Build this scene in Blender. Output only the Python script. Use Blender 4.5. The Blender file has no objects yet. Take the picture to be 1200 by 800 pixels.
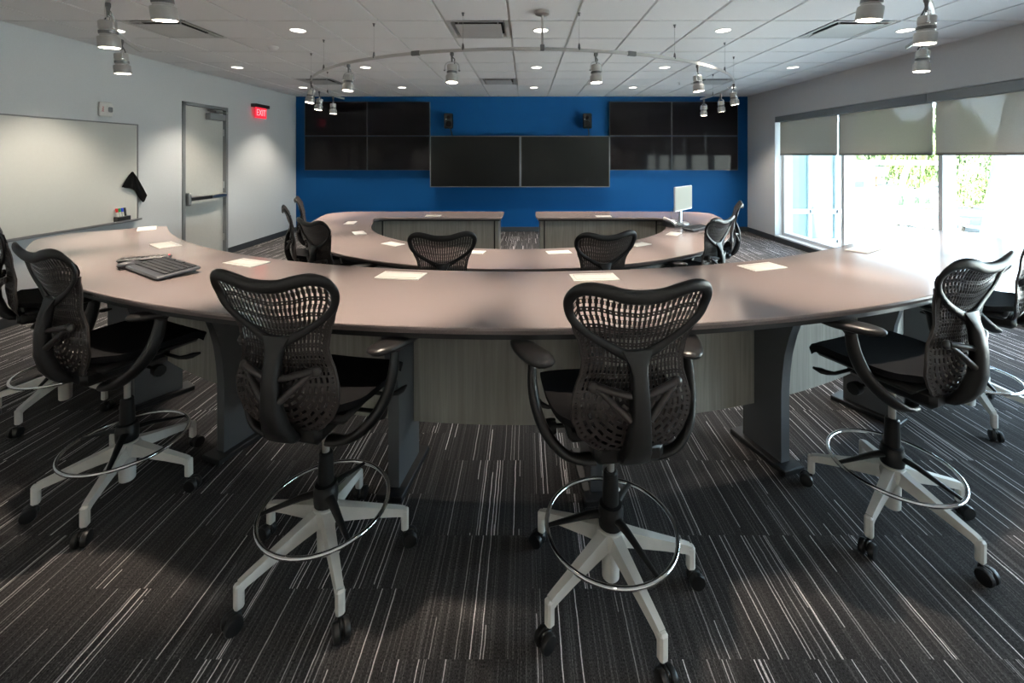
import bpy, math, random
from mathutils import Vector, Matrix, Euler
R = math.radians
rnd = random.Random(7)
scene = bpy.context.scene
COL = scene.collection

# ------------------------------------------------------------------ camera
cam_d = bpy.data.cameras.new('camera')
cam_d.sensor_width = 36.0
cam_d.lens = 507.0 / 1200.0 * 36.0
cam_d.shift_x = -16.0 / 1200.0
cam_d.shift_y = -218.0 / 1200.0
cam_d.clip_end = 600
cam = bpy.data.objects.new('camera', cam_d)
COL.objects.link(cam)
cam.location = (0, 0, 1.63)
cam.rotation_euler = (R(90), 0, 0)
scene.camera = cam

# ------------------------------------------------------------------ world, sun, exposure
world = bpy.data.worlds.new('sky'); scene.world = world
world.use_nodes = True
wn = world.node_tree.nodes; wl = world.node_tree.links
bg = wn['Background']
sky = wn.new('ShaderNodeTexSky')
sky.sky_type = 'HOSEK_WILKIE'
sky.turbidity = 4.0
sky.ground_albedo = 0.5
sky.sun_direction = Vector((-0.56, -0.30, 0.75)).normalized()
hs_ = wn.new('ShaderNodeHueSaturation'); hs_.inputs['Saturation'].default_value = 0.62
wl.new(sky.outputs[0], hs_.inputs['Color']); wl.new(hs_.outputs[0], bg.inputs['Color'])
bg.inputs['Strength'].default_value = 50.0

sun_d = bpy.data.lights.new('sun', 'SUN')
sun_d.energy = 150.0; sun_d.angle = R(0.6); sun_d.color = (1.0, 0.95, 0.88)
sun = bpy.data.objects.new('sun', sun_d); COL.objects.link(sun)
sun.rotation_euler = Vector((-0.56, -0.30, 0.75)).to_track_quat('Z', 'Y').to_euler()

scene.view_settings.view_transform = 'Standard'
scene.view_settings.look = 'None'
scene.view_settings.gamma = 1.0
scene.view_settings.use_curve_mapping = False
scene.view_settings.exposure = 0.6
scene.cycles.max_bounces = 10
scene.cycles.diffuse_bounces = 5
scene.cycles.transparent_max_bounces = 16
scene.cycles.sample_clamp_indirect = 6.0
scene.cycles.caustics_reflective = False
scene.cycles.caustics_refractive = False

DOWN_W = 150.0      # watts of each recessed downlight
HEAD_W = 105.0      # watts of each track head

# ------------------------------------------------------------------ materials
MATS = {}
def mat(name, col=(0.5, 0.5, 0.5), rough=0.5, metal=0.0, spec=0.5, emit=None, estr=0.0, noise=0.0, nscale=40.0, bump=0.0, coat=0.0):
    m = bpy.data.materials.new(name); m.use_nodes = True
    nt = m.node_tree; b = nt.nodes['Principled BSDF']
    b.inputs['Base Color'].default_value = (*col, 1)
    b.inputs['Roughness'].default_value = rough
    b.inputs['Metallic'].default_value = metal
    b.inputs['Specular IOR Level'].default_value = spec
    b.inputs['Coat Weight'].default_value = coat
    if emit:
        b.inputs['Emission Color'].default_value = (*emit, 1)
        b.inputs['Emission Strength'].default_value = estr
    if noise or bump:
        tc = nt.nodes.new('ShaderNodeTexCoord')
        n = nt.nodes.new('ShaderNodeTexNoise'); n.inputs['Scale'].default_value = nscale; n.inputs['Detail'].default_value = 3
        nt.links.new(tc.outputs['Object'], n.inputs['Vector'])
        if noise:
            mr = nt.nodes.new('ShaderNodeMapRange')
            mr.inputs['To Min'].default_value = 1 - noise; mr.inputs['To Max'].default_value = 1 + noise
            mr.inputs['From Min'].default_value = 0.3; mr.inputs['From Max'].default_value = 0.7
            nt.links.new(n.outputs['Fac'], mr.inputs['Value'])
            vm = nt.nodes.new('ShaderNodeVectorMath'); vm.operation = 'SCALE'
            vm.inputs[0].default_value = col
            nt.links.new(mr.outputs[0], vm.inputs['Scale'])
            nt.links.new(vm.outputs[0], b.inputs['Base Color'])
        if bump:
            bp = nt.nodes.new('ShaderNodeBump'); bp.inputs['Strength'].default_value = bump; bp.inputs['Distance'].default_value = 0.002
            nt.links.new(n.outputs['Fac'], bp.inputs['Height']); nt.links.new(bp.outputs[0], b.inputs['Normal'])
    MATS[name] = m
    return m

mat('wall_paint', (0.60, 0.615, 0.615), 0.6, noise=0.02, nscale=60, bump=0.05)
mat('wall_grey', (0.46, 0.47, 0.475), 0.6, noise=0.02, nscale=60, bump=0.05)
mat('wall_blue', (0.001, 0.060, 0.195), 0.7, spec=0.15, noise=0.02, nscale=60, bump=0.05)
mat('ceiling_tile', (0.72, 0.72, 0.72), 0.85, noise=0.05, nscale=160, bump=0.15)
mat('grid', (0.62, 0.62, 0.60), 0.5, noise=0.02)
mat('plenum', (0.03, 0.03, 0.03), 0.9, noise=0.02)
mat('baseboard', (0.035, 0.04, 0.045), 0.5, noise=0.05)
mat('leg_metal', (0.085, 0.09, 0.095), 0.42, noise=0.04, nscale=200)
mat('black_metal', (0.012, 0.012, 0.013), 0.4, noise=0.05)
mat('chair_plastic', (0.012, 0.0115, 0.0115), 0.40, spec=0.4, noise=0.06, nscale=300, bump=0.08)
mat('chair_shell', (0.036, 0.030, 0.028), 0.30, noise=0.06, nscale=300)
mat('chair_black', (0.010, 0.010, 0.010), 0.4, spec=0.3, noise=0.05)
mat('seat_fabric', (0.009, 0.009, 0.010), 0.8, spec=0.1, noise=0.25, nscale=500, bump=0.3)
mat('pad_black', (0.014, 0.013, 0.013), 0.32, noise=0.05)
mat('base_grey', (0.70, 0.68, 0.63), 0.4, noise=0.03)
mat('chrome', (0.75, 0.75, 0.75), 0.08, 1.0, noise=0.01)
mat('post_steel', (0.5, 0.48, 0.45), 0.3, 0.6, noise=0.02)
mat('caster_black', (0.010, 0.010, 0.010), 0.4, noise=0.05)
mat('door_paint', (0.55, 0.55, 0.51), 0.5, noise=0.02, nscale=30)
mat('frame_grey', (0.20, 0.21, 0.215), 0.45, noise=0.03)
mat('steel', (0.45, 0.45, 0.44), 0.3, 1.0, noise=0.03)
mat('dark_bar', (0.02, 0.02, 0.02), 0.35, noise=0.03)
mat('board_white', (0.58, 0.575, 0.53), 0.18, noise=0.01)
mat('board_frame', (0.25, 0.25, 0.25), 0.4, 0.5, noise=0.02)
mat('cloth_black', (0.005, 0.005, 0.005), 0.9, spec=0.05, noise=0.2, nscale=200, bump=0.3)
mat('screen_gloss', (0.006, 0.005, 0.006), 0.06, noise=0.02, spec=0.12)
mat('screen_matte', (0.006, 0.0065, 0.0065), 0.30, noise=0.02, spec=0.15)
mat('bezel', (0.035, 0.036, 0.037), 0.4, noise=0.02)
mat('bezel_grey', (0.11, 0.115, 0.12), 0.4, noise=0.02)
mat('black_gloss', (0.010, 0.010, 0.010), 0.15, noise=0.02)
mat('lamp_silver', (0.50, 0.485, 0.46), 0.32, 0.85, noise=0.03)
mat('lamp_dark', (0.16, 0.16, 0.16), 0.4, 0.7, noise=0.03)
mat('rail', (0.50, 0.49, 0.47), 0.35, 0.6, noise=0.02)
mat('lamp_glow', (1, 1, 1), 0.3, emit=(1.0, 0.86, 0.70), estr=14.0, noise=0.01)
mat('can_glow', (1, 1, 1), 0.3, emit=(1.0, 0.93, 0.82), estr=3.2, noise=0.01)
mat('white_trim', (0.70, 0.70, 0.69), 0.4, noise=0.01)
mat('vent_metal', (0.46, 0.46, 0.45), 0.45, 0.2, noise=0.02)
mat('paper_white', (0.60, 0.59, 0.56), 0.4, noise=0.01)
mat('module_line', (0.42, 0.41, 0.39), 0.4, noise=0.01)
mat('key_dark', (0.018, 0.020, 0.024), 0.4, noise=0.05)
mat('kb_grey', (0.060, 0.064, 0.075), 0.35, noise=0.05)
mat('led_red', (0.8, 0.02, 0.03), 0.4, emit=(1, 0.05, 0.08), estr=1.5, noise=0.01)
mat('exit_panel', (0.35, 0.01, 0.015), 0.3, emit=(1.0, 0.02, 0.05), estr=0.75, noise=0.01)
mat('exit_letter', (1, 0.5, 0.5), 0.3, emit=(1.0, 0.16, 0.18), estr=1.5, noise=0.01)
mat('monitor_screen', (0.03, 0.033, 0.03), 0.6, spec=0.1, emit=(0.62, 0.70, 0.62), estr=0.45, noise=0.01)
mat('silver_plastic', (0.45, 0.46, 0.47), 0.35, 0.3, noise=0.02)
mat('strobe_white', (0.68, 0.67, 0.63), 0.4, noise=0.01)
mat('strobe_lens', (0.75, 0.78, 0.80), 0.08, 0.7, noise=0.02)
mat('red_ink', (0.45, 0.05, 0.05), 0.5, noise=0.01)
mat('marker_red', (0.6, 0.02, 0.02), 0.4, noise=0.01)
mat('marker_blue', (0.02, 0.06, 0.6), 0.4, noise=0.01)
mat('marker_green', (0.02, 0.3, 0.06), 0.4, noise=0.01)
mat('marker_black', (0.02, 0.02, 0.02), 0.4, noise=0.01)
mat('window_frame', (0.55, 0.56, 0.57), 0.4, noise=0.02)
mat('header_grey', (0.20, 0.225, 0.235), 0.45, noise=0.02)
mat('hem', (0.16, 0.15, 0.135), 0.6, noise=0.05)
mat('concrete', (0.62, 0.61, 0.58), 0.85, noise=0.06, nscale=0.3)
mat('kerb', (0.60, 0.60, 0.58), 0.8, noise=0.05)
mat('mulch', (0.16, 0.09, 0.06), 0.9, noise=0.1)
mat('grass', (0.05, 0.085, 0.02), 0.9, noise=0.2, nscale=1.0)
mat('bark', (0.14, 0.09, 0.06), 0.9, noise=0.2, nscale=6)
mat('leaf_light', (0.055, 0.085, 0.022), 0.7, noise=0.35, nscale=1.2)
mat('leaf_mid', (0.035, 0.062, 0.022), 0.7, noise=0.35, nscale=1.2)
mat('leaf_dark', (0.010, 0.024, 0.012), 0.7, noise=0.3, nscale=2)
mat('car_white', (0.75, 0.75, 0.75), 0.2, noise=0.01, coat=0.5)
mat('car_dark', (0.012, 0.018, 0.026), 0.5, spec=0.1, noise=0.01)
mat('car_glass', (0.03, 0.04, 0.05), 0.3, spec=0.15, noise=0.01)
mat('tyre', (0.012, 0.012, 0.012), 0.8, spec=0.1, noise=0.05)
mat('alloy', (0.5, 0.5, 0.52), 0.3, 0.8, noise=0.02)
mat('tail_red', (0.6, 0.02, 0.02), 0.25, noise=0.01)
mat('facade_white', (0.72, 0.74, 0.75), 0.5, noise=0.02, nscale=0.5)
mat('facade_teal', (0.13, 0.21, 0.215), 0.06, 0.0, noise=0.03, nscale=0.6)
mat('sign_grey', (0.10, 0.14, 0.16), 0.4, noise=0.02)
mat('sign_white', (0.8, 0.8, 0.8), 0.4, noise=0.01)

def carpet_material():
    m = bpy.data.materials.new('carpet'); m.use_nodes = True; MATS['carpet'] = m
    nt = m.node_tree; N = nt.nodes; L = nt.links; b = N['Principled BSDF']
    tc = N.new('ShaderNodeTexCoord'); sp = N.new('ShaderNodeSeparateXYZ')
    L.new(tc.outputs['Object'], sp.inputs[0])
    def M(op, a, c=None, k=None):
        n = N.new('ShaderNodeMath'); n.operation = op
        for i, v in enumerate((a, c, k)):
            if v is None: continue
            if isinstance(v, (int, float)): n.inputs[i].default_value = v
            else: L.new(v, n.inputs[i])
        return n.outputs[0]
    def WN(x, y, z=0.0):
        c = N.new('ShaderNodeCombineXYZ')
        for i, v in enumerate((x, y, z)):
            if isinstance(v, (int, float)): c.inputs[i].default_value = v
            else: L.new(v, c.inputs[i])
        w = N.new('ShaderNodeTexWhiteNoise'); w.noise_dimensions = '3D'
        L.new(c.outputs[0], w.inputs['Vector']); return w.outputs['Value']
    X, Y = sp.outputs[0], sp.outputs[1]
    # the yarn wanders a little
    nz = N.new('ShaderNodeTexNoise'); nz.inputs['Scale'].default_value = 14.0
    L.new(tc.outputs['Object'], nz.inputs['Vector'])
    wob = M('MULTIPLY', M('SUBTRACT', nz.outputs['Fac'], 0.5), 0.005)
    Xw = M('ADD', X, wob)
    tx = M('FLOOR', M('DIVIDE', X, 0.457))
    offs = M('MULTIPLY', M('FLOOR', M('MULTIPLY', WN(tx, 3.0, 9.0), 2.0)), 0.2285)
    ty = M('FLOOR', M('DIVIDE', M('ADD', M('SUBTRACT', Y, 1.40), offs), 0.457))
    col = M('FLOOR', M('DIVIDE', Xw, 0.0034))
    v1 = WN(col, ty, 1.0)
    v2 = WN(col, ty, 5.0)
    v3 = WN(M('FLOOR', M('DIVIDE', Xw, 0.0062)), ty, 2.0)
    half = M('FLOOR', M('DIVIDE', M('ADD', Y, M('MULTIPLY', v2, 3.0)), 0.31))
    v4 = WN(col, half, 7.0)
    bright = M('MULTIPLY', M('GREATER_THAN', v1, 0.922), M('GREATER_THAN', v4, 0.22))
    mid = M('MULTIPLY', M('GREATER_THAN', v2, 0.87), 0.07)
    fine = N.new('ShaderNodeTexNoise'); fine.inputs['Scale'].default_value = 1.0; fine.inputs['Detail'].default_value = 1
    fm = N.new('ShaderNodeMapping'); fm.inputs['Scale'].default_value = (330, 170, 1)
    L.new(tc.outputs['Object'], fm.inputs['Vector']); L.new(fm.outputs[0], fine.inputs['Vector'])
    speck = M('MULTIPLY', M('SUBTRACT', fine.outputs['Fac'], 0.30), 3.2)
    base = M('ADD', 0.038, M('MULTIPLY', M('POWER', v3, 2.0), 0.022))
    base = M('MULTIPLY', base, M('ADD', 0.45, speck))
    val = M('ADD', base, M('MULTIPLY', M('MULTIPLY', mid, 0.55), M('ADD', 0.4, speck)))
    val = M('ADD', val, M('MULTIPLY', M('MULTIPLY', bright, M('ADD', 0.14, M('MULTIPLY', M('POWER', v2, 1.3), 0.66))), M('ADD', 0.75, M('MULTIPLY', speck, 0.4))))
    cc = N.new('ShaderNodeCombineColor')
    L.new(M('MULTIPLY', val, 1.04), cc.inputs[0]); L.new(M('MULTIPLY', val, 0.98), cc.inputs[1]); L.new(M('MULTIPLY', val, 0.97), cc.inputs[2])
    L.new(cc.outputs[0], b.inputs['Base Color'])
    b.inputs['Roughness'].default_value = 0.95; b.inputs['Specular IOR Level'].default_value = 0.1
    bp = N.new('ShaderNodeBump'); bp.inputs['Strength'].default_value = 0.5; bp.inputs['Distance'].default_value = 0.004
    L.new(fine.outputs['Fac'], bp.inputs['Height']); L.new(bp.outputs[0], b.inputs['Normal'])
carpet_material()

def wood_material():
    m = bpy.data.materials.new('grey_oak'); m.use_nodes = True; MATS['grey_oak'] = m
    nt = m.node_tree; N = nt.nodes; L = nt.links; b = N['Principled BSDF']
    tc = N.new('ShaderNodeTexCoord'); mp = N.new('ShaderNodeMapping'); mp.inputs['Scale'].default_value = (26, 26, 1.1)
    L.new(tc.outputs['Object'], mp.inputs['Vector'])
    n = N.new('ShaderNodeTexNoise'); n.inputs['Scale'].default_value = 1.6; n.inputs['Detail'].default_value = 6; n.inputs['Distortion'].default_value = 0.6
    L.new(mp.outputs[0], n.inputs['Vector'])
    r = N.new('ShaderNodeValToRGB')
    r.color_ramp.elements[0].position = 0.30; r.color_ramp.elements[0].color = (0.235, 0.228, 0.20, 1)
    r.color_ramp.elements[1].position = 0.70; r.color_ramp.elements[1].color = (0.345, 0.335, 0.30, 1)
    L.new(n.outputs['Fac'], r.inputs[0]); L.new(r.outputs[0], b.inputs['Base Color'])
    b.inputs['Roughness'].default_value = 0.5
wood_material()

def quartz_material():
    m = bpy.data.materials.new('mauve_quartz'); m.use_nodes = True; MATS['mauve_quartz'] = m
    nt = m.node_tree; N = nt.nodes; L = nt.links; b = N['Principled BSDF']
    tc = N.new('ShaderNodeTexCoord')
    n = N.new('ShaderNodeTexNoise'); n.inputs['Scale'].default_value = 350; n.inputs['Detail'].default_value = 2
    L.new(tc.outputs['Object'], n.inputs['Vector'])
    r = N.new('ShaderNodeValToRGB')
    r.color_ramp.elements[0].position = 0.32; r.color_ramp.elements[0].color = (0.200, 0.161, 0.153, 1)
    r.color_ramp.elements[1].position = 0.68; r.color_ramp.elements[1].color = (0.290, 0.240, 0.228, 1)
    L.new(n.outputs['Fac'], r.inputs[0]); L.new(r.outputs[0], b.inputs['Base Color'])
    b.inputs['Roughness'].default_value = 0.14
    b.inputs['Specular IOR Level'].default_value = 0.5
quartz_material()

def glass_material():
    m = bpy.data.materials.new('pane_glass'); m.use_nodes = True; MATS['pane_glass'] = m
    nt = m.node_tree; N = nt.nodes; L = nt.links
    for x in list(N): N.remove(x)
    o = N.new('ShaderNodeOutputMaterial'); mx = N.new('ShaderNodeMixShader')
    t = N.new('ShaderNodeBsdfTransparent'); t.inputs[0].default_value = (0.90, 0.95, 0.93, 1)
    g = N.new('ShaderNodeBsdfGlossy'); g.inputs['Roughness'].default_value = 0.02
    lw = N.new('ShaderNodeLayerWeight'); lw.inputs[0].default_value = 0.5
    pw = N.new('ShaderNodeMath'); pw.operation = 'POWER'; pw.inputs[1].default_value = 5.0; L.new(lw.outputs['Facing'], pw.inputs[0])
    fr = N.new('ShaderNodeMath'); fr.operation = 'MULTIPLY_ADD'; fr.inputs[1].default_value = 0.8; fr.inputs[2].default_value = 0.03; L.new(pw.outputs[0], fr.inputs[0])
    L.new(fr.outputs[0], mx.inputs[0]); L.new(t.outputs[0], mx.inputs[1]); L.new(g.outputs[0], mx.inputs[2]); L.new(mx.outputs[0], o.inputs[0])
glass_material()

def shade_material():
    m = bpy.data.materials.new('shade_fabric'); m.use_nodes = True; MATS['shade_fabric'] = m
    nt = m.node_tree; N = nt.nodes; L = nt.links
    for x in list(N): N.remove(x)
    o = N.new('ShaderNodeOutputMaterial')
    d = N.new('ShaderNodeBsdfDiffuse'); tl = N.new('ShaderNodeBsdfTranslucent'); t = N.new('ShaderNodeBsdfTransparent')
    tc = N.new('ShaderNodeTexCoord'); mp = N.new('ShaderNodeMapping'); mp.inputs['Scale'].default_value = (200, 500, 60)
    n = N.new('ShaderNodeTexNoise'); n.inputs['Scale'].default_value = 1.0
    L.new(tc.outputs['Object'], mp.inputs[0]); L.new(mp.outputs[0], n.inputs['Vector'])
    r = N.new('ShaderNodeValToRGB')
    r.color_ramp.elements[0].color = (0.21, 0.18, 0.155, 1); r.color_ramp.elements[1].color = (0.30, 0.265, 0.235, 1)
    L.new(n.outputs['Fac'], r.inputs[0]); L.new(r.outputs[0], d.inputs[0])
    tl.inputs[0].default_value = (0.07, 0.065, 0.055, 1)
    t.inputs[0].default_value = (1, 1, 1, 1)
    a = N.new('ShaderNodeAddShader'); L.new(d.outputs[0], a.inputs[0]); L.new(tl.outputs[0], a.inputs[1])
    mx = N.new('ShaderNodeMixShader'); mx.inputs[0].default_value = 0.11
    L.new(a.outputs[0], mx.inputs[1]); L.new(t.outputs[0], mx.inputs[2]); L.new(mx.outputs[0], o.inputs[0])
shade_material()

# ------------------------------------------------------------------ mesh builder
class MB:
    def __init__(self): self.v = []; self.f = []
    def add(self, vs, fs):
        o = len(self.v); self.v += [tuple(p) for p in vs]; self.f += [tuple(i + o for i in q) for q in fs]; return self
    def box(self, c, s, bev=0.0, rot=None):
        hx, hy, hz = s[0] / 2, s[1] / 2, s[2] / 2
        if bev <= 0:
            vs = [Vector((x, y, z)) for z in (-hz, hz) for y in (-hy, hy) for x in (-hx, hx)]
            fs = [(0, 2, 3, 1), (4, 5, 7, 6), (0, 1, 5, 4), (2, 6, 7, 3), (0, 4, 6, 2), (1, 3, 7, 5)]
        else:
            b = min(bev, hx * .9, hy * .9, hz * .9); vs = []; ix = {}
            for sx in (-1, 1):
                for sy in (-1, 1):
                    for sz in (-1, 1):
                        for a in range(3):
                            p = [sx * (hx - b), sy * (hy - b), sz * (hz - b)]
                            p[a] = (sx * hx, sy * hy, sz * hz)[a]
                            ix[(sx, sy, sz, a)] = len(vs); vs.append(Vector(p))
            fs = []
            for a in range(3):
                o1, o2 = [(1, 2), (2, 0), (0, 1)][a]
                for s_ in (-1, 1):
                    q = []
                    for (p1, p2) in ((-1, -1), (1, -1), (1, 1), (-1, 1)):
                        k = [0, 0, 0]; k[a] = s_; k[o1] = p1; k[o2] = p2; q.append(ix[(*k, a)])
                    fs.append(q if s_ > 0 else q[::-1])
            for a in range(3):
                o1, o2 = [(1, 2), (2, 0), (0, 1)][a]
                for p1 in (-1, 1):
                    for p2 in (-1, 1):
                        def kk(sa, ax):
                            k = [0, 0, 0]; k[a] = sa; k[o1] = p1; k[o2] = p2; return ix[(*k, ax)]
                        q = [kk(-1, o1), kk(1, o1), kk(1, o2), kk(-1, o2)]
                        fs.append(q if p1 * p2 < 0 else q[::-1])
            for sx in (-1, 1):
                for sy in (-1, 1):
                    for sz in (-1, 1):
                        q = [ix[(sx, sy, sz, 0)], ix[(sx, sy, sz, 1)], ix[(sx, sy, sz, 2)]]
                        fs.append(q if sx * sy * sz > 0 else q[::-1])
        if rot is not None:
            m = rot if isinstance(rot, Matrix) else Euler(rot).to_matrix()
            vs = [m @ p for p in vs]
        c = Vector(c)
        return self.add([p + c for p in vs], fs)
    def tube(self, pts, rad, n=8, closed=False, up=None, flat=1.0, caps=True):
        P = [Vector(p) for p in pts]; k = len(P)
        rads = [rad] * k if isinstance(rad, (int, float)) else list(rad)
        T = []
        for i in range(k):
            a = P[i - 1] if (i or closed) else P[i]; b = P[(i + 1) % k] if (i < k - 1 or closed) else P[i]
            T.append((b - a).normalized())
        u = Vector(up) if up else (Vector((0, 0, 1)) if abs(T[0].z) < 0.9 else Vector((1, 0, 0)))
        vs = []
        for i in range(k):
            t = T[i]
            if up: u = Vector(up)
            u = (u - t * u.dot(t)); u = u.normalized() if u.length > 1e-6 else t.orthogonal().normalized()
            w = t.cross(u)
            for j in range(n):
                a = 2 * math.pi * j / n
                vs.append(P[i] + (u * math.cos(a) * flat + w * math.sin(a)) * rads[i])
        fs = []
        for i in range(k if closed else k - 1):
            i2 = (i + 1) % k
            for j in range(n):
                j2 = (j + 1) % n
                fs.append((i * n + j, i * n + j2, i2 * n + j2, i2 * n + j))
        if not closed and caps:
            fs.append(tuple(range(n))[::-1]); fs.append(tuple((k - 1) * n + j for j in range(n)))
        return self.add(vs, fs)
    def lathe(self, prof, n=20, c=(0, 0, 0), rot=None):
        c = Vector(c); vs = []; fs = []; k = len(prof)
        m = None if rot is None else (rot if isinstance(rot, Matrix) else Euler(rot).to_matrix())
        for r, z in prof:
            for j in range(n):
                a = 2 * math.pi * j / n
                p = Vector((r * math.cos(a), r * math.sin(a), z))
                vs.append((m @ p if m else p) + c)
        for i in range(k - 1):
            for j in range(n):
                j2 = (j + 1) % n
                fs.append((i * n + j, i * n + j2, (i + 1) * n + j2, (i + 1) * n + j))
        fs.append(tuple(range(n))[::-1]); fs.append(tuple((k - 1) * n + j for j in range(n)))
        return self.add(vs, fs)
    def slab(self, poly, z0, z1, top_in=0.0, bot_in=0.0, bot_h=0.0, top_h=0.0):
        """poly counter-clockwise; optional chamfers"""
        n = len(poly)
        def off(d):
            out = []
            for i in range(n):
                a = Vector(poly[i - 1]); p = Vector(poly[i]); b = Vector(poly[(i + 1) % n])
                e1 = (p - a).normalized(); e2 = (b - p).normalized()
                nn = (Vector((-e1.y, e1.x)) + Vector((-e2.y, e2.x)))
                nn = nn.normalized() if nn.length > 1e-6 else Vector((-e1.y, e1.x))
                out.append(p + nn * d)
            return out
        rings = []
        if bot_in: rings.append((off(bot_in), z0)); rings.append((off(0), z0 + bot_h))
        else: rings.append((off(0), z0))
        if top_in: rings.append((off(0), z1 - top_h)); rings.append((off(top_in), z1))
        else: rings.append((off(0), z1))
        vs = [(p.x, p.y, z) for ring, z in rings for p in ring]; fs = []
        for i in range(len(rings) - 1):
            for j in range(n):
                j2 = (j + 1) % n
                fs.append((i * n + j, i * n + j2, (i + 1) * n + j2, (i + 1) * n + j))
        fs.append(tuple(range(n))[::-1]); fs.append(tuple((len(rings) - 1) * n + j for j in range(n)))
        return self.add(vs, fs)
    def extrude_profile(self, prof, axis_u, axis_v, axis_w, org, th):
        """2-D outline prof (u,v) swept by th along w, centred"""
        U, V, W, O = Vector(axis_u), Vector(axis_v), Vector(axis_w), Vector(org)
        n = len(prof)
        vs = [O + U * a + V * b + W * s for s in (-th / 2, th / 2) for a, b in prof]
        fs = [tuple(range(n))[::-1], tuple(range(n, 2 * n))]
        for j in range(n):
            j2 = (j + 1) % n; fs.append((j, j2, n + j2, n + j))
        return self.add(vs, fs)
    def sphere(self, c, r, nu=12, nv=8, rot=None):
        sx, sy, sz = (r, r, r) if isinstance(r, (int, float)) else r
        m = None if rot is None else (rot if isinstance(rot, Matrix) else Euler(rot).to_matrix())
        vs = [Vector((0, 0, -sz))]; fs = []
        for i in range(1, nv):
            p = math.pi * i / nv - math.pi / 2
            for j in range(nu):
                a = 2 * math.pi * j / nu
                vs.append(Vector((sx * math.cos(p) * math.cos(a), sy * math.cos(p) * math.sin(a), sz * math.sin(p))))
        vs.append(Vector((0, 0, sz))); top = len(vs) - 1
        for j in range(nu):
            fs.append((0, 1 + (j + 1) % nu, 1 + j)); b = 1 + (nv - 2) * nu
            fs.append((b + j, b + (j + 1) % nu, top))
        for i in range(nv - 2):
            for j in range(nu):
                j2 = (j + 1) % nu
                fs.append((1 + i * nu + j, 1 + i * nu + j2, 1 + (i + 1) * nu + j2, 1 + (i + 1) * nu + j))
        c = Vector(c)
        return self.add([(m @ p if m else p) + c for p in vs], fs)
    def mesh(self, name, smooth=True, ang=35):
        me = bpy.data.meshes.new(name)
        me.from_pydata(self.v, [], self.f); me.update()
        if smooth:
            me.polygons.foreach_set('use_smooth', [True] * len(me.polygons))
            me.set_sharp_from_angle(angle=R(ang))
        return me
    def build(self, name, material, parent=None, smooth=True, ang=35):
        me = self.mesh(name, smooth, ang); me.materials.append(MATS[material])
        return link(name, me, parent)

def link(name, me, parent=None):
    o = bpy.data.objects.new(name, me); COL.objects.link(o)
    if parent: o.parent = parent
    return o
def thing(name, label, cat, loc=(0, 0, 0), rz=0.0, group=None):
    o = bpy.data.objects.new(name, None); COL.objects.link(o)
    o.empty_display_size = 0.1
    o.location = loc; o.rotation_euler = (0, 0, rz)
    return tag(o, label, cat, group)
def tag(o, label, cat, group=None):
    o['label'] = label; o['category'] = cat
    if group: o['group'] = group
    return o
def structure(o, label=None):
    o['kind'] = 'structure'
    if label: o['label'] = label
    return o
def copy_tree(o, parent=None):
    c = o.copy(); COL.objects.link(c)
    c.parent = parent
    for ch in o.children: copy_tree(ch, c)
    return c
def text_mesh(name, s, size, material, parent=None, extrude=0.002, align='CENTER'):
    cu = bpy.data.curves.new(name, 'FONT'); cu.body = s; cu.size = size; cu.extrude = extrude
    cu.align_x = align; cu.align_y = 'CENTER'; cu.resolution_u = 3
    t = bpy.data.objects.new(name, cu); COL.objects.link(t)
    bpy.context.view_layer.update()
    me = bpy.data.meshes.new_from_object(t.evaluated_get(bpy.context.evaluated_depsgraph_get()))
    bpy.data.objects.remove(t); me.materials.clear(); me.materials.append(MATS[material]); me.name = name
    return link(name, me, parent)
def arc(c, r, a0, a1, n):
    """angles in degrees measured from -Y, positive towards +X"""
    return [(c[0] + r * math.sin(R(a0 + (a1 - a0) * i / n)), c[1] - r * math.cos(R(a0 + (a1 - a0) * i / n))) for i in range(n + 1)]
def lerp_tab(tab, x):
    if x <= tab[0][0]: return tab[0][1]
    for (a, va), (b, vb) in zip(tab, tab[1:]):
        if x <= b:
            t = (x - a) / (b - a); t = t * t * (3 - 2 * t) * 0.5 + t * 0.5
            return va + (vb - va) * t
    return tab[-1][1]
def catmull(pts, sub=6, closed=False):
    P = [Vector(p) for p in pts]; n = len(P); out = []
    for i in range(n if closed else n - 1):
        p0 = P[i - 1] if (closed or i) else P[0]; p1 = P[i]; p2 = P[(i + 1) % n]; p3 = P[(i + 2) % n] if (closed or i < n - 2) else P[-1]
        for k in range(sub):
            t = k / sub
            out.append(0.5 * ((2 * p1) + (p2 - p0) * t + (2 * p0 - 5 * p1 + 4 * p2 - p3) * t * t + (3 * p1 - p0 - 3 * p2 + p3) * t ** 3))
    if not closed: out.append(P[-1])
    return out

# ------------------------------------------------------------------ room shell
XL, XR, YB, YF, ZC = -4.92, 4.754, 9.27, -1.8, 2.89
WT = 0.22
structure(MB().box(((XL + XR) / 2, (YB + YF) / 2, -0.05), (XR - XL + 2 * WT, YB - YF + 2 * WT, 0.10)).build('floor', 'carpet', smooth=False), 'charcoal carpet with thin pale stripes')
structure(MB().box(((XL + XR) / 2, YB + WT / 2, ZC / 2), (XR - XL, WT, ZC)).build('wall_back', 'wall_blue', smooth=False), 'deep blue painted wall behind the screens')
structure(MB().box(((XL + XR) / 2, YF - WT / 2, ZC / 2), (XR - XL, WT, ZC)).build('wall_front', 'wall_paint', smooth=False), 'pale wall behind the viewer')
DY0, DY1, DZ = 6.19, 7.13, 2.41     # door frame outer edges
wl_ = MB()
wl_.box((XL - WT / 2, (YF + DY0) / 2 - WT / 2, ZC / 2), (WT, DY0 - YF + WT, ZC))
wl_.box((XL - WT / 2, (DY1 + YB) / 2 + WT / 2, ZC / 2), (WT, YB - DY1 + WT, ZC))
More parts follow.
